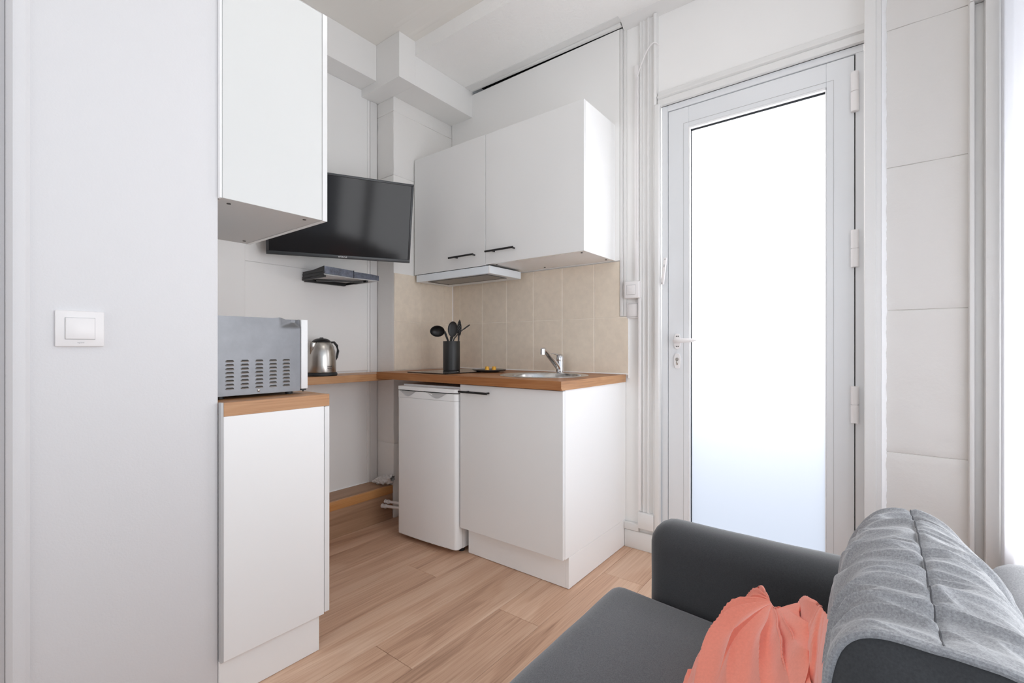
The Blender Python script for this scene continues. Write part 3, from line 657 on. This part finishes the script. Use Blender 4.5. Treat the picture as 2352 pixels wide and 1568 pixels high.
put('lever', MB().tube([(TX, TY, 1.000), (TX - 0.022, TY - 0.010, 1.010), (TX - 0.038, TY - 0.018, 1.013), (TX - 0.047, TY - 0.022, 1.011)], [0.010, 0.0075, 0.005, 0.0035], 12, flat=0.6), M['chrome'], tp)
put('spout', MB().tube([(TX, TY - 0.012, 0.925), (TX + 0.002, TY - 0.035, 0.944), (TX + 0.008, TY - 0.10, 0.986), (TX + 0.014, TY - 0.165, 1.026), (TX + 0.016, TY - 0.185, 1.036), (TX + 0.017, TY - 0.200, 1.034)], [0.013, 0.0145, 0.0145, 0.0130, 0.0125, 0.011], 18), M['chrome'], tp)
put('aerator', MB().cyl((TX + 0.017, TY - 0.197, 1.040), (TX + 0.017, TY - 0.197, 1.010), 0.0135), M['chrome'], tp)

# ------------------------------------------------------------------ wall cabinets and hood
wc0 = -2.322; wcm = -1.7195; wc1 = -1.0985; YF = 1.979; Z0, Z1 = 1.5115, 2.240
wa = thing('wall_cabinet', 'glossy white wall cabinet above the cooker hood', 'cabinet', (-2.02, 2.15, Z0))
put('carcass', MB().box(wc0, wcm - 0.001, YF + 0.0195, YW - 0.0125, Z0 + 0.003, Z1 - 0.002), M['lam_white'], wa, smooth=False)
d1 = put('door', MB().box(wc0, wcm - 0.003, YF, YF + 0.0185, Z0 - 0.004, Z1, 0.001, 1), M['gloss_white'], wa)
put('handle', bar_handle(None, -1.985, -1.790, YF, 1.574, 0), M['black'], d1)
wb = thing('wall_cabinet', 'glossy white wall cabinet with a bright bare side nearest the door', 'cabinet', (-1.41, 2.15, Z0))
put('carcass', MB().box(wcm, wc1 - 0.017, YF + 0.0195, YW - 0.0125, Z0 + 0.003, Z1 - 0.002), M['lam_white'], wb, smooth=False)
put('side_panel', MB().box(wc1 - 0.0165, wc1, YF + 0.0195, YW - 0.0125, Z0, Z1 - 0.001, 0.0006, 1), M['lam_white'], wb)
d2 = put('door', MB().box(wcm, wc1 + 0.0005, YF, YF + 0.0185, Z0 - 0.0005, Z1 - 0.001, 0.001, 1), M['gloss_white'], wb)
put('handle', bar_handle(None, -1.700, -1.505, YF, 1.577, 0), M['black'], d2)
for x, y in ((wc1 - 0.04, YF + 0.05), (wc1 - 0.03, YW - 0.06), (wcm + 0.04, YF + 0.05), (wcm + 0.2, YW - 0.06)):
    put('screw_cap', MB().cyl((x, y, Z0 + 0.0005), (x, y, Z0 + 0.004), 0.005), M['slot'], wb)
hd_ = thing('cooker_hood', 'slim silver cooker hood fixed under the wall cabinet', 'hood', (-2.0, 2.12, 1.46))
put('housing', MB().box(-2.298, -1.690, YF + 0.004, 2.270, 1.4605, 1.5035, 0.002, 1), M['hood'], hd_)
put('front_strip', MB().box(-2.300, -1.700, YF - 0.003, YF + 0.0038, 1.460, 1.503, 0.001, 1), M['hood'], hd_)
put('end_strip', MB().box(-1.6995, -1.6885, YF - 0.003, YF + 0.0038, 1.460, 1.503, 0.001, 1), M['edge_white'], hd_)
put('filter', MB().box(-2.20, -1.735, YF + 0.03, 2.17, 1.4585, 1.4612), M['mesh'], hd_)
put('filter_frame', MB().box(-2.21, -1.728, YF + 0.022, YF + 0.03, 1.4572, 1.4606).box(-2.21, -1.728, 2.17, 2.178, 1.4572, 1.4606).box(-2.218, -2.21, YF + 0.022, 2.178, 1.4572, 1.4606).box(-1.735, -1.728, YF + 0.022, 2.178, 1.4572, 1.4606), M['slate'], hd_)
put('top_gap', MB().box(-2.296, -1.695, YF + 0.006, 2.26, 1.5035, 1.5072), M['dark_gap'], hd_, smooth=False)

# ------------------------------------------------------------------ near cabinets by the left wall
XS = -1.5114
lc = thing('low_cabinet', 'narrow white low cabinet seen from its side under the microwave', 'cabinet', (-1.81, 0.73, 0))
put('side_panel', MB().box(XS - 0.018, XS, 0.567, 0.884, 0.123, 0.8445, 0.0008, 1), M['lam_white'], lc)
put('carcass', MB().box(-2.110, XS - 0.018, 0.567, 0.884, 0.123, 0.8445), M['lam_white'], lc, smooth=False)
put('door', MB().box(-2.113, XS + 0.0005, 0.886, 0.9045, 0.128, 0.843, 0.001, 1), M['gloss_white'], lc)
put('plinth', MB().box(-2.110, XS - 0.010, 0.5595, 0.872, 0.001, 0.1225, 0.001, 1), M['lam_white'], lc)
put('end_strip', MB().box(XS - 0.0185, XS + 0.0006, 0.5595, 0.5668, 0.123, 0.886, 0.0005, 1), M['grey_plastic'], lc)
put('worktop', MB().box(-2.302, XS + 0.0005, 0.5670, 0.9045, 0.8448, 0.8855, 0.0008, 1), M['worktop_y'], lc)
uc = thing('upper_cabinet', 'tall white wall cabinet seen from below and its side above the microwave', 'cabinet', (-1.81, 0.73, 1.488))
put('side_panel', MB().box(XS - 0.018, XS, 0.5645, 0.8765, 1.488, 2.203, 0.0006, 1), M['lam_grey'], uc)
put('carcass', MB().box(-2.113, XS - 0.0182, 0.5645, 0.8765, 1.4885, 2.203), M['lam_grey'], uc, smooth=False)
put('door', MB().box(-2.1135, XS + 0.0002, 0.8785, 0.8965, 1.4875, 2.205, 0.0008, 1), M['gloss_white'], uc)
for x, y in ((XS - 0.05, 0.60), (XS - 0.04, 0.835), (-2.06, 0.85)): put('screw_cap', MB().cyl((x, y, 1.487), (x, y, 1.490), 0.006), M['slot'], uc)
struct(put('trim_11', MB().box(XS - 0.019, XS - 0.003, 0.5582, 0.5642, 1.488, 2.84, 0.001, 1), M['caulk']), 'caulk line between left wall and upper cabinet')

# microwave
mw = thing('microwave', 'grey metal microwave with louvred side and a dented top corner', 'microwave', (-1.83, 0.70, 0.8857))
X1 = -1.600
def mwside(u, v):
    y = 0.562 + u * 0.284; z = 0.896 + v * 0.2515
    # the crushed corner: a triangular crease near the front top edge
    d = 0.0
    a = (y - 0.775) / 0.071; b = (z - 1.1175) / 0.03
    m = min(a * 1.1, b, (1.0 - a) * 3.2 + 0.25 * b)
    if m > 0: d = 0.020 * m ** 0.9
    z2 = z + (0.003 * math.exp(-((y - 0.775) / 0.016) ** 2) - 0.004 * max(0, min(1, a * 2)) * (1 if a < 0.95 else 0.2)) * max(0, min(1, b))
    return Vector((X1 - d, y, z2))
put('side_panel', MB().grid(mwside, 64, 56), M['zinc'], mw)
put('body', MB().box(-2.055, X1 - 0.0145, 0.563, 0.845, 0.897, 1.1435), M['zinc'], mw, smooth=False)
def mwtop(u, v):
    y = 0.562 + u * 0.284; x = X1 - v * 0.03
    p = mwside(u, 1.0); return Vector((p.x - v * 0.03, y, p.z + (1.1455 - p.z) * v))
put('top_flap', MB().grid(mwtop, 64, 5), M['zinc'], mw)
put('top_cover', MB().box(-2.056, X1 - 0.028, 0.562, 0.846, 1.144, 1.1465), M['zinc'], mw, smooth=False)
put('door', MB().box(-2.056, X1 + 0.0015, 0.8485, 0.8735, 0.902, 1.1465, 0.003), M['edge_white'], mw)
put('door_foot', MB().box(-2.04, X1 - 0.001, 0.850, 0.868, 0.897, 0.9018).cyl((X1 - 0.006, 0.859, 0.8925), (X1 - 0.006, 0.859, 0.8975), 0.003, seg=10), M['black_matte'], mw)
def lens(n=12):
    """flat-bottomed slot rounded at the upper corners, in the y-z plane"""
    pts = [(-0.0122, 0.0), (0.0122, 0.0)]
    for k in range(n + 1):
        a = PI * 0.5 * k / n; pts.append((0.0122 - 0.0045 * (1 - math.cos(a)), 0.0058 * math.sin(a)))
    for k in range(n + 1):
        a = PI * 0.5 * k / n; pts.append((-0.0122 + 0.0045 * (1 - math.sin(a)), 0.0058 * math.cos(a)))
    return pts
lm = MB().tube([(0.0, -0.0112, 0.0045), (0.0, -0.0125, 0.0014), (0.0, -0.0118, -0.0004), (0.0, 0.0, -0.0008), (0.0, 0.0118, -0.0004)], [0.0006, 0.0009, 0.0011, 0.0011, 0.0006], 8)
lv = put('louvre', lm, M['steel'], mw, local=True)
sl = put('slot', MB().prism(lens(), 'X', -0.0004, 0.0004), M['slot'], mw, local=True, smooth=False)
bx = Vector((X1 + 1.83, -0.70, -0.8857))
first = True
for i in range(5):
    for j in range(8):
        yc = 0.6175 + i * 0.0447; zc = 0.9185 + j * 0.01235
        l1 = Vector((0.0008, yc, zc)) + bx; l2 = Vector((0.0003, yc, zc + 0.001)) + bx
        if first: lv.location = l1; sl.location = l2; first = False
        else: copy(lv, l1, mw); copy(sl, l2, mw)
put('screw', MB().lathe([(0, 0.0), (0.0045, 0.0), (0.0043, 0.0015), (0.0025, 0.0028), (0, 0.003)], (0, 0, 0), 16), M['steel'], mw, local=True)
scr = [c for c in mw.children if c.name.startswith('screw')][0]; scr.rotation_euler = (0, PI / 2, 0); scr.location = Vector((X1 + 0.0015, 0.7045, 0.9075)) - Vector((-1.83, 0.70, 0.8857))
for x in (-1.63, -2.02):
    for y in (0.60, 0.82): put('foot', MB().cyl((x, y, 0.886), (x, y, 0.8975), 0.012), M['black_matte'], mw)

# kettle
KX, KY, KZ = -2.395, 1.386, 0.8935
kt = thing('kettle', 'brushed steel electric kettle with black lid beside the microwave', 'kettle', (KX, KY, KZ))
KP = [(0, 0.019), (0.0745, 0.019), (0.0755, 0.024), (0.0755, 0.06), (0.0738, 0.10), (0.0700, 0.132), (0.0632, 0.157), (0.0545, 0.174), (0.0470, 0.1825), (0, 0.184)]
def kr(z):
    for (a, b), (c, d) in zip(KP[1:], KP[2:]):
        if b <= z <= d: return a + (c - a) * (z - b) / max(1e-6, d - b)
    return 0.05
put('base', MB().lathe([(0, 0), (0.080, 0), (0.083, 0.004), (0.082, 0.012), (0.077, 0.018), (0, 0.018)], (KX, KY, KZ), 40), M['black_matte'], kt)
put('body', MB().lathe(KP, (KX, KY, KZ), 56), M['steel'], kt)
put('lid', MB().lathe([(0.0485, 0.1825), (0.0490, 0.186), (0.040, 0.196), (0.022, 0.203), (0, 0.205)], (KX, KY, KZ), 40).box(KX - 0.012, KX + 0.012, KY - 0.006, KY + 0.006, KZ + 0.20, KZ + 0.2085, 0.003), M['black'], kt)
hdv = (RT * 1.0).normalized()
def K(r, z, s=0): p = Vector((KX, KY, KZ)) + RT * r + TV * s; return Vector((p.x, p.y, KZ + z))
put('handle', MB().tube([K(0.034, 0.182, -0.03), K(0.050, 0.182, -0.05), K(0.062, 0.164, -0.060), K(0.068, 0.135, -0.060), K(0.066, 0.10, -0.050), K(0.060, 0.08, -0.040)], [0.005, 0.0065, 0.0075, 0.007, 0.006, 0.004], 12), M['black'], kt)
def spout(u, v):
    th = (u - 0.5) * 2 * 0.46 * (1 - 0.93 * v); z = 0.1795 - 0.062 * v
    base = math.atan2((-RT * 0.50 + TV * 0.87).y, (-RT * 0.50 + TV * 0.87).x) + th
    w = math.cos((u - 0.5) * PI) ** 0.8 if abs(u - 0.5) < 0.499 else 0.0
    R = kr(z) + 0.0003 + 0.024 * w * (1 - v) ** 1.15
    return Vector((KX + R * math.cos(base), KY + R * math.sin(base), KZ + z + 0.006 * w * (1 - v) ** 2))
sq_ = put('spout', MB().grid(spout, 14, 12), M['steel'], kt); so = sq_.modifiers.new('thickness', 'SOLIDIFY'); so.thickness = 0.001
mt = Matrix.Translation(K(0.0625, 0.046, 0.0428) - Vector((KX, KY, KZ))) @ Matrix.Rotation(math.atan2((RT * 0.825 + TV * 0.565).y, (RT * 0.825 + TV * 0.565).x) + PI / 2, 4, 'Z') @ Matrix.Rotation(PI / 2, 4, 'X')
text('logo', 'Russell\nHobbs', 0.010, M['slate'], mt, kt)

# ------------------------------------------------------------------ bench along the television wall
bn_ = thing('bench', 'low laminate-clad bench with a pine front edge below the television wall', 'bench', (-2.42, 1.2, 0))
put('top', MB().box(XT + 0.001, -2.352, 0.565, YP - 0.004, 0.186, 0.2035), M['bench_wood'], bn_, smooth=False)
put('front_edge', MB().box(-2.3515, -2.333, 0.565, YP - 0.004, 0.155, 0.2042, 0.003, 2), M['bench_edge'], bn_)
put('riser', MB().box(-2.352, -2.338, 0.565, YP - 0.004, 0.0, 0.1548), M['bench_wood'], bn_, smooth=False)
put('sealant', MB().box(XT + 0.001, XT + 0.006, 0.565, YP - 0.006, 0.2036, 0.209, 0.002, 1), M['caulk'], bn_)
def wad(u, v):
    a = 2 * PI * u; t = v; p = Vector((-2.455 + 0.15 * t, 1.760 + 0.035 * t, 0.219 + 0.034 * t)); r = (0.013 + 0.022 * t) * (math.sin(PI * min(1, max(0.0, 0.04 + t * 0.92))) ** 0.35)
    d = Vector((0, math.cos(a), math.sin(a))); n = 1 + 0.55 * noise.noise(Vector((t * 9, math.cos(a) * 2.2, math.sin(a) * 2.2)))
    q = p + d * r * n; q.z = max(q.z, 0.2045); q.y = min(q.y, 1.8215); return q
wd = tag(put('insulation_wad', MB().grid(wad, 36, 44, True), M['lint']), 'white fluffy insulation wad lying on the bench by the pillar', 'insulation')
hs = thing('pipe_fittings', 'two short white pipe ends poking out behind the fridge near the floor', 'pipe', (-2.30, 1.66, 0.06))
for z, y in ((0.118, 1.765), (0.098, 1.742)):
    put('pipe', MB().cyl((-2.337, y, z), (-2.180, y + 0.03, z + 0.006), 0.0085).cyl((-2.318, y + 0.003, z), (-2.306, y + 0.006, z + 0.001), 0.0125).cyl((-2.337, y, z), (-2.329, y + 0.001, z), 0.0125), M['white_plastic'], hs)

# ------------------------------------------------------------------ television on its bracket
tvc = Vector((-2.213, 1.404, 1.731)); rz, rx, ry = 1.128, 0.282, -0.016
tv = thing('television', 'flat black television tilted down on the left wall', 'television')
tv.rotation_mode = 'QUATERNION'
Rm = Matrix.Rotation(rz, 4, 'Z') @ Matrix.Rotation(rx, 4, 'X') @ Matrix.Rotation(ry, 4, 'Y')
tv.matrix_basis = Matrix.Translation(tvc) @ Rm
W, H = 0.73, 0.43
put('bezel', MB().box(-W / 2, W / 2, 0.001, 0.022, H / 2 - 0.012, H / 2, 0.002).box(-W / 2, W / 2, 0.001, 0.022, -H / 2, -H / 2 + 0.019, 0.002)
    .box(-W / 2, -W / 2 + 0.012, 0.001, 0.022, -H / 2 + 0.019, H / 2 - 0.012, 0.002).box(W / 2 - 0.012, W / 2, 0.001, 0.022, -H / 2 + 0.019, H / 2 - 0.012, 0.002), M['bezel'], tv, local=True)
put('screen', MB().box(-W / 2 + 0.011, W / 2 - 0.011, 0.004, 0.008, -H / 2 + 0.018, H / 2 - 0.011), M['screen'], tv, local=True, smooth=False)
put('back_cover', MB().box(-W / 2 + 0.002, W / 2 - 0.002, 0.022, 0.034, -H / 2 + 0.002, H / 2 - 0.002, 0.004).box(-0.2, 0.2, 0.034, 0.065, -0.17, 0.08, 0.01), M['black_matte'], tv, local=True)
text('logo', 'HITACHI', 0.0115, M['edge_white'], Matrix.Translation((0.0, 0.0005, -H / 2 + 0.0095)) @ FACE_NY, tv)
br = tag(put('television_bracket', MB().box(XT + 0.007, XT + 0.03, 1.36, 1.46, 1.62, 1.80, 0.002).tube([(XT + 0.03, 1.41, 1.71), (-2.36, 1.46, 1.715), (-2.285, 1.436, 1.72)], 0.014, 10), M['black']), 'black wall bracket behind the television', 'bracket')

# small wall shelf under the television
ws = thing('wall_shelf', 'small dark metal wall shelf with a mottled front strip under the television', 'shelf', (-2.38, 1.50, 1.39))
put('front_strip', MB().prism([(1.332, 1.4745), (1.332, 1.4355), (1.506, 1.4315), (1.506, 1.470)], 'X', -2.2745, -2.2725), M['mottled'], ws, smooth=False)
put('front_strip', MB().prism([(1.5075, 1.466), (1.5075, 1.432), (1.672, 1.434), (1.672, 1.462), (1.61, 1.4655)], 'X', -2.2755, -2.2735), M['mottled'], ws, smooth=False)
put('divider', MB().box(-2.277, -2.271, 1.5052, 1.5078, 1.4305, 1.4715), M['black'], ws, smooth=False)
put('end_plate', MB().prism([(-2.274, 1.4755), (-2.274, 1.4350), (-2.490, 1.424), (-2.490, 1.4625), (-2.38, 1.4640)], 'Y', 1.3300, 1.3320).box(-2.49, -2.275, 1.327, 1.330, 1.446, 1.449).box(-2.49, -2.275, 1.327, 1.330, 1.429, 1.433), M['black'], ws, smooth=False)
put('shelf_board', MB().box(-2.499, -2.276, 1.333, 1.668, 1.4285, 1.4315), M['grey_plastic'], ws, smooth=False)
put('rail', MB().box(-2.499, -2.276, 1.331, 1.343, 1.416, 1.4283, 0.002), M['black'], ws, smooth=False)
put('rail', MB().box(-2.499, -2.276, 1.590, 1.600, 1.416, 1.4283, 0.002), M['black'], ws, smooth=False)
put('rail', MB().box(-2.4995, -2.478, 1.3435, 1.5895, 1.410, 1.4283, 0.002), M['black'], ws, smooth=False)
put('pivot_arm', MB().tube([(-2.47, 1.40, 1.424), (-2.40, 1.47, 1.421), (-2.30, 1.585, 1.421)], [0.012, 0.010, 0.008], 10, flat=0.5), M['slate'], ws)

# ------------------------------------------------------------------ sofa
def rbox(mb, x0, x1, y0, y1, z0, z1, r, seg=6):
    return mb.box(x0, x1, y0, y1, z0, z1, r, seg)
sf = thing('sofa', 'charcoal fabric sofa with rounded arms in the near right corner', 'sofa', (-0.12, 0.2, 0))
def soft(x0, x1, y0, y1, z0, z1, r, crown=0.012, tiltx=0.0, n=26):
    """upholstered block: rounded box with a slightly crowned top and small irregularities"""
    b = bmesh.new(); bmesh.ops.create_cube(b, size=1)
    for v in b.verts: v.co = Vector(((x0 + x1) / 2 + v.co.x * (x1 - x0), (y0 + y1) / 2 + v.co.y * (y1 - y0), (z0 + z1) / 2 + v.co.z * (z1 - z0)))
    bmesh.ops.bevel(b, geom=list(b.edges), offset=r, segments=5, profile=0.5, affect='EDGES')
    bmesh.ops.subdivide_edges(b, edges=[e for e in b.edges if e.calc_length() > 0.06], cuts=n, use_grid_fill=True)
    for v in b.verts:
        u = (v.co.x - x0) / (x1 - x0); w = (v.co.y - y0) / (y1 - y0); t = (v.co.z - z0) / (z1 - z0)
        c = max(0, math.sin(PI * min(1, max(0, u))) * math.sin(PI * min(1, max(0, w)))) ** 0.5
        v.co.z += (crown * c + tiltx * u) * max(0, t)
        v.co += Vector((noise.noise(v.co * 9), noise.noise(v.co * 9 + Vector((4, 4, 4))), noise.noise(v.co * 9 + Vector((8, 1, 3))))) * 0.0022
    m = MB(); m.merge(b); return m
put('base', soft(-0.505, 0.30, -0.80, 1.16, 0.06, 0.27, 0.02, 0.0, n=8), M['sofa'], sf)
put('seat_cushion', soft(-0.548, -0.02, 0.20, 1.148, 0.265, 0.440, 0.045, 0.010, -0.035), M['seat'], sf)
put('seat_cushion', soft(-0.548, -0.02, -0.75, 0.197, 0.265, 0.440, 0.045, 0.010, -0.035), M['seat'], sf)
put('arm', soft(-0.462, 0.25, 1.152, 1.275, 0.05, 0.600, 0.052, 0.0), M['sofa'], sf)
put('arm', soft(-0.462, 0.25, -0.93, -0.805, 0.05, 0.600, 0.052, 0.0), M['sofa'], sf)
bk = soft(0.150, 0.318, -0.88, 1.235, 0.08, 0.665, 0.055, 0.0, n=40)
for v in bk.bm.verts:
    t = max(0, (v.co.z - 0.35) / 0.3); v.co.z += 0.004 * t * math.sin(v.co.y * 70 + v.co.x * 30 + 2 * noise.noise(v.co * 8))
put('backrest', bk, M['cushion'], sf)
put('leg', MB().cyl((-0.44, 1.09, 0), (-0.44, 1.09, 0.07), 0.02), M['black'], sf)
l0 = [c for c in sf.children if c.name.startswith('leg')][0]
for x, y in ((0.22, 1.09), (-0.44, -0.74), (0.22, -0.74)): copy(l0, (x + 0.12, y - 0.2, l0.location.z), sf)

# loose back cushion: oblong, seam along its crest, wrinkled cover
SEC = {}
def sec(k, u):
    """point of a unit superellipse at the fraction u of its length"""
    k = round(k, 2)
    if k not in SEC:
        P = []
        for i in range(801):
            t = 2 * PI * i / 800; c, q = math.cos(t), math.sin(t)
            P.append((math.copysign(abs(c) ** k, c), math.copysign(abs(q) ** k, q)))
        D = [0.0]
        for a, b in zip(P, P[1:]): D.append(D[-1] + math.hypot(b[0] - a[0], b[1] - a[1]))
        SEC[k] = (P, D)
    P, D = SEC[k]; t = (u % 1.0) * D[-1]; lo, hi = 0, 800
    while hi - lo > 1:
        m = (lo + hi) // 2
        if D[m] <= t: lo = m
        else: hi = m
    f = (t - D[lo]) / max(1e-9, D[hi] - D[lo])
    return P[lo][0] + (P[hi][0] - P[lo][0]) * f, P[lo][1] + (P[hi][1] - P[lo][1]) * f
def ridge(p): return 1.06 - math.sqrt(noise.noise(p) ** 2 + 0.0016) * 2.2
def cf(u, v, smooth=False):
    a = 2 * PI * u; y0, y1 = 0.528, 1.085; xc, hw, z0, z1 = 0.047, 0.086 + 0.012 * min(1, v * 2), 0.43, 0.796
    e = (1 - max(0.0, (v - 0.45) / 0.55) ** 3.2) ** 0.45 if v < 1 else 0.0
    y = y0 + (y1 - y0) * v; zc = (z0 + z1) / 2; hz = (z1 - z0) / 2
    ca, sa = sec(0.42 + 0.40 * min(1, v * 1.5), u); X = ca * hw * (0.22 + 0.78 * e); Z = sa * hz * (0.62 + 0.38 * e)
    if v >= 1: X = Z = 0.0
    p = Vector((xc + X, y, zc + Z)); side = 1.0 if X > 0 else -1.0
    wy = y + 0.28 * abs(X) * (1 if side > 0 else -0.9) + 0.012 * noise.noise(Vector((X * 14, y * 5, Z * 9)))
    n1 = ridge(Vector((X * 9 + side * 7, wy * 21, Z * 5))); n2 = ridge(Vector((X * 14 + side * 3, wy * 40 + 9, Z * 8 + 4)))
    h = 0.0100 * max(0, n1) ** 2.2 + 0.0040 * max(0, n2) ** 2 + 0.006 * noise.noise(Vector((X * 10, y * 9, Z * 10)))
    p += Vector((ca ** 3, 0, sa ** 3)).normalized() * (h - 0.008) * min(1, e * 1.3) * min(1, 0.25 + v * 8)
    if sa > 0: p.z -= 0.0035 * math.exp(-(X / 0.0045) ** 2) * min(1, e * 2) * min(1, v * 10)
    return p
cs = thing('back_cushion', 'wrinkled heather grey cushion with a centre seam leaning on the sofa back', 'cushion', (0.045, 0.81, 0.43))
put('cover', MB().grid(cf, 360, 460, True), M['cushion'], cs)
put('seam', MB().tube([cf(0.25, k / 419) + Vector((0, 0, 0.0004)) for k in range(4, 400, 3)], 0.0008, 6), M['thread'], cs)
ring = [cf(k / 120, 0.0) for k in range(120)]
put('piping', MB().tube(ring + ring[:2], 0.0042, 8), M['cushion'], cs)
def endcap(u, v):
    r = cf(u, 0.0); c = Vector((0.047, 0.528, 0.60)); p = r.lerp(c, v)
    p.y -= 0.030 * math.sin(PI * 0.5 * v) + 0.005 * ridge(Vector((p.x * 12, 1, p.z * 22 + p.x * 16))) * math.sin(PI * min(1, v * 1.4))
    return p
put('shaded_end', MB().grid(endcap, 120, 40, True), M['sofa'], cs)  # charcoal colour stands in for shade on the cushion's near end

# coral scrunched cushion: crushed cotton with deep folds fanning out from gathered peaks
co = thing('coral_cushion', 'coral scrunched cushion lying on the seat against the grey cushion', 'cushion', (-0.14, 0.85, 0.43))
def cr(P, t):
    """smooth curve through the points"""
    n = len(P) - 1; t = max(0, min(0.99999, t)) * n; i = int(t); f = t - i
    a, b, c, d = P[max(i - 1, 0)], P[i], P[i + 1], P[min(i + 2, n)]
    return 0.5 * ((2 * b) + (c - a) * f + (2 * a - 5 * b + 4 * c - d) * f * f + (3 * b - a - 3 * c + d) * f ** 3)
def drape(peak, base, folds, amp, lift, seed):
    pL, pR = Vector(peak) + Vector((-0.012, 0.028, -0.014)), Vector(peak) + Vector((0.014, -0.030, 0.0)); B = [Vector(b) for b in base]; cen = sum(B, Vector()) / len(B)
    def f(u, v):
        b = cr(B, u); p = pL.lerp(pR, u).lerp(b, v); out = (b - cen); out.z = 0
        out = (out.normalized() + Vector((0, 0, 0.9))).normalized()
        tw = 0.10 * math.sin(v * 2.6 + seed)
        ph = ((u ** 0.85) + tw) * folds * 2 * PI + 1.9 * noise.noise(Vector((u * 5, v * 1.6, seed)))
        w = (1 - abs(math.sin(ph * 0.5)) ** 0.9) * (1.0 if u < 0.45 else 0.45 + 0.55 * abs(noise.noise(Vector((u * 4, v * 2, 5 + seed)))) * 2)
        g = math.sin(PI * min(1, v * 1.15 + 0.06)) ** 0.7 if v < 0.82 else 0.6
        p += out * (lift * math.sin(PI * v ** 0.8) + amp * (w - 0.4) * min(1, 0.25 + v * 2.4) * g * (0.55 + 0.9 * abs(noise.noise(Vector((u * 9, seed, v))))+0.2))
        p += Vector((noise.noise(p * 16), noise.noise(p * 16 + Vector((3, 3, 3))), noise.noise(p * 16 + Vector((7, 1, 7))))) * 0.004
        return p
    return f
A = [(-0.207, 1.04, 0.490), (-0.232, 0.99, 0.466), (-0.248, 0.93, 0.450), (-0.262, 0.87, 0.440), (-0.266, 0.79, 0.435), (-0.222, 0.70, 0.446), (-0.159, 0.66, 0.483), (-0.105, 0.645, 0.535), (-0.072, 0.64, 0.590), (-0.062, 0.68, 0.620), (-0.070, 0.76, 0.625), (-0.088, 0.83, 0.620)]
Bb = [(-0.108, 0.93, 0.598), (-0.094, 0.86, 0.590), (-0.080, 0.78, 0.575), (-0.072, 0.70, 0.560), (-0.060, 0.62, 0.560), (-0.050, 0.58, 0.600), (-0.045, 0.60, 0.655), (-0.038, 0.65, 0.700), (-0.034, 0.69, 0.722), (-0.045, 0.76, 0.705)]
def clothpart(f, nu, nv):
    o = put('cover', MB().grid(f, nu, nv), M['coral'], co)
    m = o.modifiers.new('thickness', 'SOLIDIFY'); m.thickness = 0.003; m.offset = -1
    return o
clothpart(drape((-0.143, 0.93, 0.606), A, 10, 0.024, 0.030, 1.0), 300, 100)
clothpart(drape((-0.056, 0.80, 0.680), Bb, 6, 0.015, 0.010, 4.0), 200, 80)
mb = MB()
def inner(u, v):
    a = 2 * PI * u; b = PI * v
    return Vector((-0.140 + 0.060 * math.sin(b) * math.cos(a), 0.83 + 0.11 * math.sin(b) * math.sin(a), 0.490 + 0.050 * math.cos(b)))
put('filling', MB().grid(inner, 40, 20, True), M['coral'], co)
